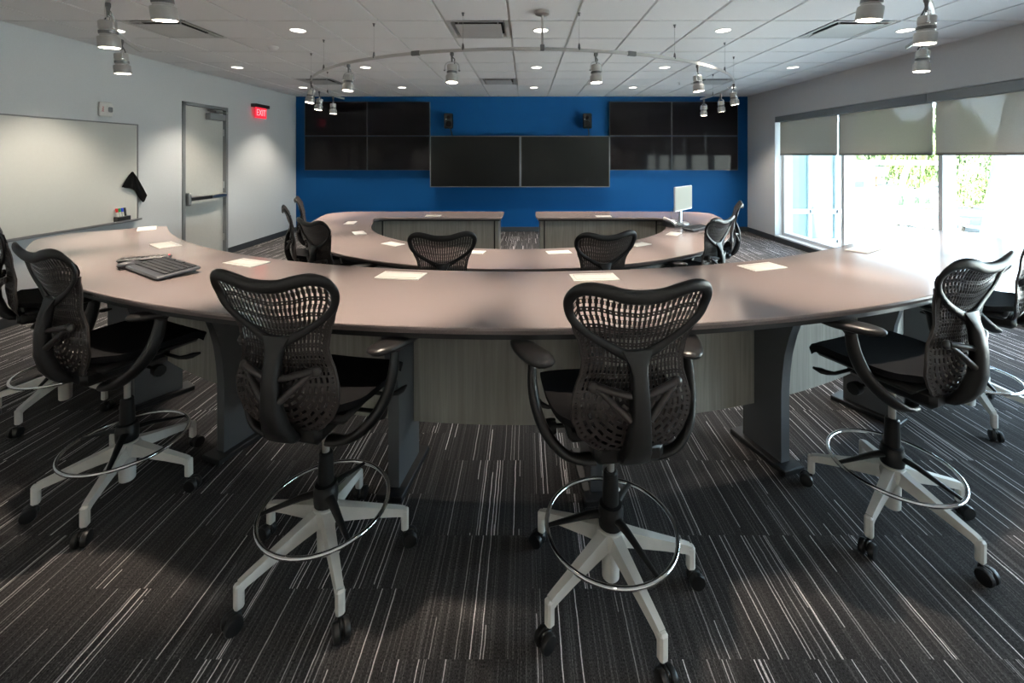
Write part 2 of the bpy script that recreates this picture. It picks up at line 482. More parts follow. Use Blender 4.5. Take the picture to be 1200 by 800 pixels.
wl_.box((XL - WT / 2, (DY0 + DY1) / 2, (DZ + ZC) / 2), (WT, DY1 - DY0, ZC - DZ))
structure(wl_.build('wall_left', 'wall_paint', smooth=False), 'pale grey wall with whiteboard and door')
WY1, WZ0, WZ1 = 8.25, 0.10, 2.36
WBAY = 1.57; NB = 5; WY0 = WY1 - WBAY * NB
for c_, s_ in (((XR + WT / 2, (WY1 + YB) / 2 + WT / 2, ZC / 2), (WT, YB - WY1 + WT, ZC)), ((XR + WT / 2, (WY0 + YF) / 2 - WT / 2, ZC / 2), (WT, WY0 - YF + WT, ZC)),
               ((XR + WT / 2, (WY0 + WY1) / 2, (WZ1 + ZC) / 2), (WT, WY1 - WY0, ZC - WZ1)), ((XR + WT / 2, (WY0 + WY1) / 2, WZ0 / 2), (WT, WY1 - WY0, WZ0))):
    structure(MB().box(c_, s_).build('wall_right', 'wall_paint', smooth=False), 'grey wall around the long window')

# ceiling: slab above, grid, tiles
ceil = structure(MB().box(((XL + XR) / 2, (YB + YF) / 2, ZC + 0.12), (XR - XL + 2 * WT, YB - YF + 2 * WT, 0.16)).build('ceiling', 'plenum', smooth=False), 'suspended ceiling of square acoustic tiles')
TS = 0.61; GX = -0.152; GY = 4.04
TY0 = GY - 3 * TS
g = MB()
ys = [GY + TS * k for k in range(-3, 9)]
xs = [GX + TS * k for k in range(-7, 9)]
for x in xs: g.box((x, (TY0 + YB) / 2, ZC + 0.021), (0.030, YB - TY0, 0.008))
for y in ys: g.box(((XL + XR) / 2, y, ZC + 0.0215), (XR - XL, 0.030, 0.008))
g.box((XL + 0.011, (TY0 + YB) / 2, ZC + 0.010), (0.022, YB - TY0, 0.02)); g.box((XR - 0.011, (TY0 + YB) / 2, ZC + 0.010), (0.022, YB - TY0, 0.02))
g.box(((XL + XR) / 2, YB - 0.011, ZC + 0.010), (XR - XL, 0.022, 0.02))
g.build('ceiling_grid', 'grid', ceil, smooth=False)
MB().box(((XL + XR) / 2, (YF + TY0) / 2, ZC + 0.012), (XR - XL, TY0 - YF, 0.024)).build('ceiling_panel', 'ceiling_tile', ceil, smooth=False)
VENTS = [(-6, 0), (-1, 0), (5, 0), (-6, 5), (-1, 5), (5, 5)]
tile_meshes = {}
def tile_mesh(w, d):
    k = (round(w, 3), round(d, 3))
    if k not in tile_meshes:
        b = MB(); e = 0.012
        b.slab([(-w / 2 + e, -d / 2 + e), (w / 2 - e, -d / 2 + e), (w / 2 - e, d / 2 - e), (-w / 2 + e, d / 2 - e)], 0.0, 0.022, bot_in=0.003, bot_h=0.003)
        me = b.mesh('ceiling_tile', False); me.materials.append(MATS['ceiling_tile']); tile_meshes[k] = me
    return tile_meshes[k]
for j in range(-3, 9):
    for i in range(-8, 9):
        if (i, j) in VENTS: continue
        x0, x1 = max(GX + TS * i, XL), min(GX + TS * (i + 1), XR)
        y0, y1 = GY + TS * j, min(GY + TS * (j + 1), YB)
        if x1 - x0 < 0.06: continue
        o = link('ceiling_tile', tile_mesh(x1 - x0, y1 - y0), ceil); o.location = ((x0 + x1) / 2, (y0 + y1) / 2, ZC - 0.003)

# baseboards
BH = 0.10
def baseboard(name, c, s): structure(MB().box(c, s, 0.003).build(name, 'baseboard', smooth=False), 'low dark grey rubber baseboard')
baseboard('baseboard_back', ((XL + XR) / 2, YB - 0.007, BH / 2), (XR - XL, 0.014, BH))
bl = MB().box((XL + 0.007, (YF + DY0) / 2, BH / 2), (0.014, DY0 - YF, BH), 0.003).box((XL + 0.007, (DY1 + YB) / 2, BH / 2), (0.014, YB - DY1 - 0.02, BH), 0.003)
structure(bl.build('baseboard_left', 'baseboard', smooth=False), 'low dark grey rubber baseboard')
br_ = MB().box((XR - 0.007, (WY1 + YB) / 2, BH / 2), (0.014, YB - WY1 - 0.02, BH), 0.003).box((XR - 0.007, (YF + WY1) / 2, BH / 2 - 0.005), (0.014, WY1 - YF, BH - 0.01), 0.003)
structure(br_.build('baseboard_right', 'baseboard', smooth=False), 'low dark grey rubber baseboard')

# ------------------------------------------------------------------ door on the left wall
door = structure(MB().box((XL - 0.055, (DY0 + DY1) / 2, (DZ - 0.045) / 2 + 0.004), (0.045, DY1 - DY0 - 0.10, DZ - 0.055), 0.003).build('door_1', 'door_paint', smooth=False), 'pale painted door with push bar')
fr = MB()
fr.box((XL - 0.05, DY0 + 0.0245, DZ / 2), (0.14, 0.049, DZ), 0.003).box((XL - 0.05, DY1 - 0.0245, DZ / 2), (0.14, 0.049, DZ), 0.003)
fr.box((XL - 0.05, (DY0 + DY1) / 2, DZ - 0.0245), (0.14, DY1 - DY0, 0.049), 0.003)
fr.build('door_frame', 'frame_grey', door, smooth=False)
pb = MB().box((XL + 0.035, 6.66, 0.99), (0.05, 0.78, 0.065), 0.012).build('push_bar', 'steel', door); pb['label'] = 'steel push bar'
MB().box((XL + 0.062, 6.50, 0.99), (0.006, 0.42, 0.045), 0.002).build('touch_pad', 'dark_bar', pb)
MB().box((XL + 0.02, 6.275, 0.99), (0.10, 0.05, 0.19), 0.018).build('latch_case', 'steel', pb)
MB().box((XL - 0.01, 7.02, 0.99), (0.05, 0.05, 0.07), 0.008).build('end_bracket', 'steel', pb)
dc = MB().box((XL + 0.015, 6.85, DZ - 0.175), (0.085, 0.34, 0.10), 0.006).build('door_closer', 'frame_grey', door)
MB().tube([(XL + 0.03, 6.90, DZ - 0.115), (XL + 0.05, 6.62, DZ - 0.085), (XL + 0.03, 6.78, DZ - 0.062)], 0.010, 6).box((XL + 0.025, 6.95, DZ - 0.09), (0.05, 0.28, 0.025), 0.004).build('closer_arm', 'steel', dc)
for k in range(3):
    MB().lathe([(0.009, -0.055), (0.009, 0.055)], 8, (XL - 0.022, DY1 - 0.052, 0.30 + 0.85 * k)).build('hinge', 'steel', door)

# ------------------------------------------------------------------ window in the right wall
WX = 4.975
win = structure(MB().box((WX, (WY0 + WY1) / 2, WZ0 + 0.035), (0.16, WY1 - WY0, 0.07), 0.004).build('window_1', 'window_frame', smooth=False), 'long floor-to-header window')
MB().box((WX, (WY0 + WY1) / 2, WZ1 - 0.03), (0.16, WY1 - WY0, 0.06), 0.004).build('head_frame', 'window_frame', win, smooth=False)
MUL = [WY1 - 0.03] + [WY1 - WBAY * k for k in range(1, NB)] + [WY0 + 0.03]
for y in MUL:
    MB().box((WX, y, (WZ0 + WZ1) / 2 + 0.005), (0.16, 0.06, WZ1 - WZ0 - 0.13), 0.004).build('mullion', 'window_frame', win, smooth=False)
for k in range(NB):
    ya, yb = WY1 - WBAY * k - 0.03, WY1 - WBAY * (k + 1) + 0.03
    MB().box((WX + 0.01, (ya + yb) / 2, (WZ0 + WZ1) / 2), (0.008, ya - yb, WZ1 - WZ0 - 0.12)).build('pane', 'pane_glass', win, smooth=False)
MB().box((4.83, (WY0 + WY1) / 2, WZ0 + 0.006), (0.145, WY1 - WY0, 0.012), 0.003).build('sill', 'window_frame', win, smooth=False)
SH_X = 4.825
SHL = ['farthest', 'middle', 'nearest visible', 'nearer', 'closest']
for k in range(NB):
    ya, yb = WY1 - WBAY * k - (0.05 if k == 0 else 0.018), WY1 - WBAY * (k + 1) + 0.018
    lab = ['grey roller shade over the window bay closest to the blue wall', 'grey roller shade over the middle window bay in view', 'grey roller shade at the right edge of the photo', 'grey roller shade beside the viewer, just outside the photo', 'grey roller shade nearest the viewer, outside the photo'][k]
    s = thing('roller_shade', lab, 'window shade', (SH_X, (ya + yb) / 2, 1.63), 0, 'window roller shades')
    w = ya - yb
    MB().box((0, 0, 0.345), (0.0025, w, 0.65)).build('shade_fabric', 'shade_fabric', s, smooth=False)
    MB().box((0, 0, 0.016), (0.012, w, 0.032), 0.004).build('hem_bar', 'hem', s, smooth=False)
    hd = MB().box((-0.02, 0, 0.677), (0.14, WBAY - 0.006 if k else WBAY - 0.03, 0.105), 0.003).build('shade_cassette', 'header_grey', s, smooth=False)
    MB().box((-0.085, 0, 0.738), (0.03, WBAY - 0.006 if k else WBAY - 0.03, 0.010), 0.002).build('cassette_lip', 'window_frame', hd, smooth=False)

# portals steer daylight sampling through the window
for k in range(NB):
    pd = bpy.data.lights.new('window_portal', 'AREA'); pd.shape = 'RECTANGLE'; pd.size = WBAY - 0.06; pd.size_y = WZ1 - WZ0 - 0.12
    pd.cycles.is_portal = True
    po = bpy.data.objects.new('window_portal', pd); COL.objects.link(po)
    po.location = (WX + 0.1, WY1 - WBAY * (k + 0.5), (WZ0 + WZ1) / 2); po.rotation_euler = (0, R(90), 0)
    po.rotation_euler = Vector((1, 0, 0)).to_track_quat('Z', 'Y').to_euler()

# ------------------------------------------------------------------ outer table
OC = (-0.03, 6.63); RO, RI, HO = 5.0, 4.205, 0.98
def outer_outline():
    pts = []
    aE = 51.5
    ra = R(aE)
    # outer arc, left to right, then the rounded right end, the inner arc back
    def P(a, r): return (OC[0] + r * math.sin(R(a)), OC[1] - r * math.cos(R(a)))
    rc, ri_c = 0.30, 0.07
    da = math.degrees(rc / (RO - rc)); di = math.degrees(ri_c / (RI + ri_c))
    out = [P(-aE + da + (2 * aE - 2 * da) * i / 70, RO) for i in range(71)]
    def corner(a_dir, rcen, rr, t0, t1, acen, n=8):
        c = Vector(P(acen, rcen)); er = Vector((math.sin(R(acen)), -math.cos(R(acen)))); et = Vector((math.cos(R(acen)), math.sin(R(acen))))
        return [tuple(c + rr * (er * math.cos(t0 + (t1 - t0) * i / n) + et * math.sin(t0 + (t1 - t0) * i / n))) for i in range(1, n + 1)]
    out += corner(1, RO - rc, rc, 0, math.pi / 2, aE - da)
    out += corner(1, RI + ri_c, ri_c, math.pi / 2, math.pi, aE - di)
    out += [P(aE - di - (2 * aE - 2 * di) * i / 60, RI) for i in range(1, 61)]
    out += corner(-1, RI + ri_c, ri_c, math.pi, 1.5 * math.pi, -(aE - di))
    out += corner(-1, RO - rc, rc, 1.5 * math.pi, 2 * math.pi - 0.01, -(aE - da), 8)
    return out
ot = thing('conference_table', 'large curved outer table of mauve stone on dark slab legs, nearest the viewer', 'table', (OC[0], OC[1], 0), 0)
ol = [(x - OC[0], y - OC[1]) for x, y in outer_outline()]
MB().slab(ol, HO - 0.032, HO, top_in=0.003, top_h=0.003, bot_in=0.014, bot_h=0.020).build('tabletop', 'mauve_quartz', ot, ang=25)
# dark sub-top under the stone
MB().slab([(x, y) for x, y in ([(4.972 * math.sin(R(-48 + 96 * i / 60)), -4.972 * math.cos(R(-48 + 96 * i / 60))) for i in range(61)] + [(4.28 * math.sin(R(48 - 96 * i / 60)), -4.28 * math.cos(R(48 - 96 * i / 60))) for i in range(61)])], HO - 0.057, HO - 0.033).build('sub_top', 'black_metal', ot)
leg_prof = [(4.33, 0.03), (4.585, 0.03), (4.585, 0.40), (4.592, 0.50), (4.605, 0.60), (4.63, 0.70), (4.665, 0.80), (4.72, 0.88), (4.80, HO - 0.061), (4.285, HO - 0.061), (4.285, 0.30), (4.33, 0.30)]
def radial_leg(ang, prof, th, mat_, parent, plate):
    a = R(ang); u = (math.sin(a), -math.cos(a), 0); w = (math.cos(a), math.sin(a), 0)
    lg = MB().extrude_profile(prof, u, (0, 0, 1), w, (0, 0, 0), th).build('leg', mat_, parent, ang=20)
    r0, r1, pw = plate
    c = (u[0] * (r0 + r1) / 2, u[1] * (r0 + r1) / 2, 0.015)
    MB().box(c, (pw, r1 - r0, 0.03), 0.004, (0, 0, a)).build('base_plate', 'black_metal', lg, smooth=False)
LEGA = [-45.5, -33.0, -20.7, -7.6, 4.6, 17.6, 29.8, 42.5]
for a in LEGA: radial_leg(a, leg_prof, 0.055, 'leg_metal', ot, (4.27, 4.64, 0.13))
def curved_panel(r, a0, a1, z0, z1, th, name, mat_, parent, n=8):
    b = MB(); vs = []; fs = []
    for i in range(n + 1):
        t = R(a0 + (a1 - a0) * i / n)
        for rr, z in ((r, z0), (r + th, z0), (r + th, z1), (r, z1)): vs.append((rr * math.sin(t), -rr * math.cos(t), z))
    for i in range(n):
        for k in range(4):
            k2 = (k + 1) % 4; fs.append((i * 4 + k, (i + 1) * 4 + k, (i + 1) * 4 + k2, i * 4 + k2))
    fs.append((0, 1, 2, 3)); fs.append((n * 4 + 3, n * 4 + 2, n * 4 + 1, n * 4))
    return b.add(vs, fs).build(name, mat_, parent, ang=30)
for a0, a1 in zip(LEGA, LEGA[1:]):
    curved_panel(4.395, a0 + 0.42, a1 - 0.42, 0.25, HO - 0.061, 0.02, 'modesty_panel', 'grey_oak', ot)

# ------------------------------------------------------------------ inner table
IC = (-0.09, 6.07); IO, II, HI = 2.68, 1.96, 0.74
it = thing('conference_table', 'lower horseshoe inner table of mauve stone with two straight rear wings', 'table', (IC[0], IC[1], 0), 0)
def half_outline(sgn, tip):
    """from front of the inner arc (angle 0) out to the wing tip and back along the outer edge, for x*sgn > 0"""
    inner = [(II * math.sin(R(a)), -II * math.cos(R(a))) for a in range(0, 81, 4)]
    inner += catmull([(1.95, -0.27, 0), (2.01, -0.12, 0), (2.03, 0.0, 0), (1.97, 0.085, 0), (1.83, 0.11, 0)], 4)
    inner = [(p[0], p[1]) for p in inner]
    tipw = [(tip + 0.07, 0.11), (tip + 0.02, 0.125), (tip, 0.17), (tip, 0.72), (tip + 0.03, 0.78), (tip + 0.08, 0.80)]
    outer = catmull([(2.30, 0.80, 0), (2.62, 0.775, 0), (2.83, 0.69, 0), (2.92, 0.55, 0), (2.915, 0.35, 0), (2.86, 0.05, 0), (2.78, -0.27, 0), (2.66, -0.62, 0)], 5)
    outer = [(p[0], p[1]) for p in outer] + [(IO * math.sin(R(a)), -IO * math.cos(R(a))) for a in range(74, -1, -3)]
    return inner, tipw, outer
i1, t1, o1 = half_outline(1, 0.24)
i2, t2, o2 = half_outline(-1, 0.245)
right = i1 + t1 + o1                       # clockwise? runs inner -> tip -> outer
left = [(-x, y) for x, y in (i2 + t2 + o2)]
outl = o1[::-1]                            # outer from front to right
poly = [(x, y) for x, y in o1[::-1]] + t1[::-1] + i1[::-1] + left[1:-1]
area = sum(poly[k - 1][0] * poly[k][1] - poly[k][0] * poly[k - 1][1] for k in range(len(poly)))
if area < 0: poly = poly[::-1]
MB().slab(poly, HI - 0.032, HI, top_in=0.003, top_h=0.003, bot_in=0.014, bot_h=0.020).build('tabletop', 'mauve_quartz', it, ang=25)
def inset_poly(poly, d):
    n = len(poly); out = []
    for i in range(n):
        a = Vector(poly[i - 1]); p = Vector(poly[i]); b = Vector(poly[(i + 1) % n])
        e1 = (p - a).normalized(); e2 = (b - p).normalized(); nn = Vector((-e1.y - e2.y, e1.x + e2.x))
        out.append(tuple(p + nn.normalized() * d))
    return out
MB().slab(inset_poly(poly, 0.03), HI - 0.052, HI - 0.033).build('sub_top', 'black_metal', it)
curved_panel(2.16, -95.5, 95.5, 0.10, HI - 0.033, 0.02, 'curved_panel', 'grey_oak', it, 40)
for s, x0, x1 in ((-1, -2.165, -0.345), (1, 0.345, 2.165)):
    MB().box(((x0 + x1) / 2, 0.22, 0.36), (x1 - x0, 0.022, 0.69), 0.002).build('wing_panel', 'grey_oak', it, smooth=False)
    MB().box((s * 0.325, 0.45, 0.3535), (0.05, 0.50, 0.707), 0.002).build('end_panel', 'grey_oak', it, smooth=False)
    MB().box((s * 0.362, 0.208, 0.3535), (0.018, 0.012, 0.707)).build('reveal_strip', 'black_metal', it, smooth=False)
    MB().box((s * 1.985, 0.208, 0.3535), (0.02, 0.014, 0.707)).build('reveal_strip', 'black_metal', it, smooth=False)
il_prof = [(2.20, 0.03), (2.42, 0.03), (2.43, 0.45), (2.47, 0.60), (2.56, HI - 0.034), (2.185, HI - 0.034), (2.185, 0.10), (2.20, 0.10)]
for a in (-69, -46, -23, 0, 23, 46, 69): radial_leg(a, il_prof, 0.05, 'leg_metal', it, (2.19, 2.48, 0.12))

# ------------------------------------------------------------------ table power modules
def power_module(label, x, y, z, rz, w=0.245, d=0.13):
    t = thing('power_module', label, 'power module', (x, y, z), rz, 'flush power modules in the tabletops')
    MB().box((0, 0, 0.0025), (w, d, 0.005), 0.001).build('frame', 'paper_white', t, smooth=False)
    MB().box((0, -0.006, 0.0062), (w * 0.86, d * 0.62, 0.0024), 0.001).build('lid', 'paper_white', t, smooth=False)
    MB().box((0, d * 0.34, 0.0055), (w * 0.86, 0.006, 0.0012)).build('brush_slot', 'module_line', t, smooth=False)
    return t
OM = [(-50.0, 'white flush power module at the left end of the outer table'), (-36.4, 'white flush power module behind the keyboard on the outer table'),
      (-22.4, 'white flush power module in front of the second chair from left, outer table'), (-8.5, 'white flush power module right of the left front chair back, outer table'),
      (5.2, 'white flush power module partly behind the right front chair back, outer table'), (18.9, 'white flush power module at right of the outer table, clear of chairs'),
      (32.8, 'white flush power module nearest the windows on the outer table')]
for a, l in OM: power_module(l, OC[0] + 4.345 * math.sin(R(a)), OC[1] - 4.345 * math.cos(R(a)), HO, R(a))
IM = [(-80.8, 2.25, 'white flush power module at the far left curve of the inner table'), (-58.6, 2.13, 'second white power module along the left of the inner table'),
      (-35.6, 2.13, 'white power module just left of the front left inner chair'), (-10.7, 2.13, 'white power module just right of the front left inner chair'),
      (10.6, 2.14, 'white power module just left of the front right inner chair'), (34.9, 2.14, 'white power module just right of the front right inner chair'),
      (56.5, 2.12, 'white power module in front of the monitor on the inner table')]
for a, r, l in IM: power_module(l, IC[0] + r * math.sin(R(a)), IC[1] - r * math.cos(R(a)), HI, R(a), 0.22, 0.125)
power_module('white power module on the left rear wing of the inner table', -1.36, 6.37, HI, math.pi, 0.22, 0.125)
power_module('white power module on the right rear wing of the inner table', 1.137, 6.32, HI, math.pi, 0.22, 0.125)

# ------------------------------------------------------------------ chairs
HW = [(-0.135, 0.02), (-0.13, 0.055), (-0.115, 0.095), (-0.085, 0.138), (-0.044, 0.177), (0.008, 0.197), (0.06, 0.198), (0.105, 0.188), (0.15, 0.172), (0.193, 0.165), (0.254, 0.176), (0.32, 0.203), (0.38, 0.228), (0.43, 0.236), (0.48, 0.225)]
YC = [(-0.135, -0.195), (-0.05, -0.235), (0.05, -0.248), (0.13, -0.240), (0.25, -0.255), (0.36, -0.29), (0.48, -0.34)]
def hw(z): return lerp_tab(HW, z)
def ysurf(x, z): return lerp_tab(YC, z) + 0.75 * x * x
def ztop(s):
    a = abs(s)
    return lerp_tab([(0, 0.432), (0.30, 0.442), (0.62, 0.464), (0.82, 0.462), (1.0, 0.40)], a)
ZS = 0.10
def up_map(s, v):
    x = s; z = ZS + (ztop(s) - ZS) * v
    return Vector((s * hw(z), 0, z))
def low_map(ang, rho):     # ang 0..pi sweeps from +x through bottom to -x
    # ray from (0,ZS) at angle below the horizontal; find the outline distance
    ca, sa = math.cos(ang), -math.sin(ang)
    key = round(ang, 5)
    if key not in low_map.c:
        lo, hi = 0.0, 0.5
        for _ in range(30):
            m_ = (lo + hi) / 2
            zz = ZS + sa * m_
            if zz > -0.134 and abs(ca * m_) < hw(zz): lo = m_
            else: hi = m_
        low_map.c[key] = lo
    r = low_map.c[key] * rho
    return Vector((ca * r, 0, ZS + sa * r))
low_map.c = {}
def make_back_shell(tight=False):
    b = MB(); th = 0.005
    def cell(f, u0, u1, v0, v1, mu, mv, n=1, round_=False):
        """one cell of the shell with a hole; mu/mv margins as fractions (None = solid)"""
        def loop(a0, a1, b0, b1):
            pts = []
            for k in range(n): pts.append((a0 + (a1 - a0) * k / n, b0))
            pts.append((a1, b0))
            pts2 = [(a1 - (a1 - a0) * k / n, b1) for k in range(n)] + [(a0, b1)]
            return pts + pts2
        def P(q, off):
            p = f(*q); p.y = ysurf(p.x, p.z) - off; return p
        o = loop(u0, u1, v0, v1); k = len(o)
        if mu is None:
            vs = [P(q, 0) for q in o] + [P(q, th) for q in o]
            b.add(vs, [tuple(range(k))[::-1], tuple(range(k, 2 * k))]); return
        du, dv = (u1 - u0) * mu, (v1 - v0) * mv
        i = loop(u0 + du, u1 - du, v0 + dv, v1 - dv)
        vs = [P(q, 0) for q in o] + [P(q, 0) for q in i] + [P(q, th) for q in o] + [P(q, th) for q in i]
        fs = []
        for j in range(k):
            j2 = (j + 1) % k
            fs.append((j, k + j, k + j2, j2)); fs.append((2 * k + j, 2 * k + j2, 3 * k + j2, 3 * k + j)); fs.append((k + j, 3 * k + j, 3 * k + j2, k + j2))
        b.add(vs, fs)
    NC, NR = 26, 25
    for i in range(NC):
        for j in range(NR):
            u0, u1 = -1 + 2 * i / NC, -1 + 2 * (i + 1) / NC
            edge = i in (0, NC - 1)
            wide = (0.38, 0.42)[j % 2] if tight else (0.20, 0.32)[j % 2]
            cell(up_map, u0, u1, j / NR, (j + 1) / NR, (0.36 if edge else wide), (0.36 if edge else (0.06, 0.03)[j % 2] if j % 4 != 3 else 0.30))
    rings = 10
    for k in range(rings):
        r0, r1 = k / rings, (k + 1) / rings
        rm = (r0 + r1) / 2
        n = max(3, round(math.pi * rm * 0.21 / (0.030 if k < rings - 1 else 0.016)))
        for i in range(n):
            a0, a1 = math.pi * i / n, math.pi * (i + 1) / n
            if k == 0: cell(low_map, a0, a1, 0.02, r1, None, None, 2)
            elif k == rings - 1: cell(low_map, a0, a1, r0, r1, 0.33, 0.30, 1)
            else: cell(low_map, a0, a1, r0, r1, 0.22 if tight else 0.16, 0.36 if tight else 0.27, 2)
    # rim bead around the lower outline
    pts = []
    for k in range(0, 41):
        p = low_map(math.pi * k / 40, 1.0); p.y = ysurf(p.x, p.z); pts.append(p)
    zz = [0.10 + 0.25 * k / 10 for k in range(1, 11)]
    R_ = [Vector((hw(z), ysurf(hw(z), z), z)) for z in zz]; L_ = [Vector((-hw(z), ysurf(hw(z), z), z)) for z in zz]
    b.tube(R_[::-1] + pts + L_, 0.006, 6)
    return b.mesh('back_shell', True, 40)

def make_back_frame():
    half = [(0, 0.427), (0.06, 0.432), (0.115, 0.448), (0.165, 0.457), (0.203, 0.447), (0.223, 0.418), (0.222, 0.382), (0.208, 0.345), (0.170, 0.306), (0.112, 0.267), (0.052, 0.233), (0, 0.216)]
    rad = [0.0235, 0.023, 0.022, 0.021, 0.0195, 0.018, 0.016, 0.0135, 0.0125, 0.013, 0.017, 0.024]
    loop = half + [(-x, z) for x, z in half[-2:0:-1]]
    rr = rad + rad[-2:0:-1]
    P = catmull([(x, ysurf(x, z) - 0.010, z) for x, z in loop], 4, True)
    n = len(rr); RR = []
    for i in range(n):
        for k in range(4): RR.append(rr[i] + (rr[(i + 1) % n] - rr[i]) * k / 4)
    return MB().tube(P, RR, 10, True, up=(0, 1, 0), flat=0.48).mesh('back_frame', True, 60)

def make_spine():
    rows = [(0.240, 0.052, -0.264, 0.010), (0.222, 0.042, -0.268, 0.014), (0.20, 0.031, -0.274, 0.017), (0.17, 0.026, -0.282, 0.020), (0.10, 0.027, -0.292, 0.023), (0.0, 0.033, -0.288, 0.027), (-0.07, 0.042, -0.268, 0.029), (-0.115, 0.048, -0.240, 0.030), (-0.138, 0.048, -0.215, 0.028), (-0.150, 0.042, -0.180, 0.022)]
    b = MB(); vs = []; fs = []; n = 12
    for z, w, y, d in rows:
        for j in range(n):
            a = 2 * math.pi * j / n
            cx_, sy_ = math.cos(a), math.sin(a)
            q = 0.45
            vs.append((w * math.copysign(abs(cx_) ** q, cx_), y + d * math.copysign(abs(sy_) ** q, sy_), z))
    for i in range(len(rows) - 1):
        for j in range(n):
            j2 = (j + 1) % n; fs.append((i * n + j, (i + 1) * n + j, (i + 1) * n + j2, i * n + j2))
    fs.append(tuple(range(n))); fs.append(tuple((len(rows) - 1) * n + j for j in range(n))[::-1])
    return b.add(vs, fs).mesh('spine', True, 50)

def make_lumbar():
    b = MB()
    for s in (-1, 1):
        b.tube([(s * 0.022, -0.285, 0.105), (s * 0.075, -0.275, 0.117), (s * 0.130, -0.256, 0.128)], [0.011, 0.012, 0.013], 8)
        b.tube([(s * 0.128, -0.256, 0.122), (s * 0.085, -0.275, 0.085), (s * 0.030, -0.290, 0.035)], [0.010, 0.011, 0.014], 8)
        b.sphere((s * 0.136, -0.252, 0.124), (0.022, 0.013, 0.020), 10, 6)
        b.sphere((s * 0.118, -0.256, 0.108), (0.020, 0.011, 0.010), 8, 6)
    return b.mesh('lumbar_support', True, 50)

def make_seat():
    b = MB(); n = 16; vs = []; fs = []
    def top(u, v):
        x = 0.250 * u * (1 - 0.13 * v ** 4) * (0.93 + 0.07 * min(1, (v + 1)))
        y = 0.025 + 0.245 * v * (1 - 0.16 * u ** 4)
        z = 0.012 * u * u - 0.004
        if v > 0.55: z -= 0.045 * ((v - 0.55) / 0.45) ** 2
        if v < -0.7: z += 0.012 * ((-v - 0.7) / 0.3)
        return x, y, z
    for i in range(n + 1):
        for j in range(n + 1):
            vs.append(top(-1 + 2 * i / n, -1 + 2 * j / n))
    for i in range(n + 1):
        for j in range(n + 1):
            x, y, z = top(-1 + 2 * i / n, -1 + 2 * j / n); vs.append((x * 0.97, 0.02 + (y - 0.02) * 0.97, z - 0.030))
    m = n + 1; o = m * m
    for i in range(n):
        for j in range(n):
            fs.append((i * m + j, (i + 1) * m + j, (i + 1) * m + j + 1, i * m + j + 1))
            fs.append((o + i * m + j, o + i * m + j + 1, o + (i + 1) * m + j + 1, o + (i + 1) * m + j))
    ring = [(i, 0) for i in range(n)] + [(n, j) for j in range(n)] + [(n - i, n) for i in range(n)] + [(0, n - j) for j in range(n)]
    for k in range(len(ring)):
        a = ring[k]; c = ring[(k + 1) % len(ring)]
        ia, ic = a[0] * m + a[1], c[0] * m + c[1]
        fs.append((ia, o + ia, o + ic, ic))
    return b.add(vs, fs).mesh('seat', True, 50)

def make_seat_pan():
    b = MB()
    b.box((0, 0.02, -0.050), (0.40, 0.40, 0.035), 0.015)
    b.box((0, -0.04, -0.095), (0.24, 0.34, 0.075), 0.02)
    b.box((0, -0.09, -0.118), (0.14, 0.16, 0.06), 0.02)
    b.box((0, 0.0, -0.140), (0.11, 0.14, 0.05), 0.02)
    return b.mesh('tilt_mechanism', True, 40)
def make_side_lever(s):
    return MB().tube([(s * 0.12, 0.10, -0.10), (s * 0.22, 0.11, -0.105), (s * 0.245, 0.13, -0.105), (s * 0.252, 0.15, -0.105), (s * 0.255, 0.185, -0.106)], [0.008, 0.008, 0.012, 0.014, 0.006], 8).mesh('side_lever', True, 50)
def make_knob(s):
    return MB().lathe([(0.008, -0.12), (0.008, -0.02), (0.026, -0.018), (0.028, 0.0), (0.026, 0.018), (0.010, 0.02)] if s > 0 else [(0.010, -0.02), (0.026, -0.018), (0.028, 0.0), (0.026, 0.018), (0.008, 0.02), (0.008, 0.12)], 10, (s * 0.225, 0.02, -0.125), (0, R(90), 0)).mesh('tension_knob', True, 50)
def make_paddle(s):
    return MB().tube([(s * 0.10, 0.17, -0.075), (s * 0.10, 0.25, -0.070), (s * 0.10, 0.262, -0.069), (s * 0.10, 0.285, -0.068), (s * 0.10, 0.297, -0.068)], [0.012, 0.012, 0.026, 0.030, 0.012], 8, up=(0, 0, 1), flat=0.4).mesh('front_paddle', True, 50)
def make_arm(s):
    pts = catmull([(s * 0.10, -0.135, -0.150), (s * 0.19, -0.135, -0.135), (s * 0.255, -0.10, -0.085), (s * 0.288, -0.055, -0.02), (s * 0.300, -0.025, 0.05), (s * 0.300, -0.01, 0.11), (s * 0.298, -0.005, 0.145)], 4)
    n = len(pts)
    rads = [0.022 + 0.008 * math.sin(math.pi * k / (n - 1)) for k in range(n)]
    b = MB().tube(pts, rads, 10, up=(s, 0, 0), flat=0.62)
    b.tube([(s * 0.298, -0.005, 0.130), (s * 0.298, 0.0, 0.153)], [0.020, 0.032], 10)
    return b.mesh('arm', True, 50)
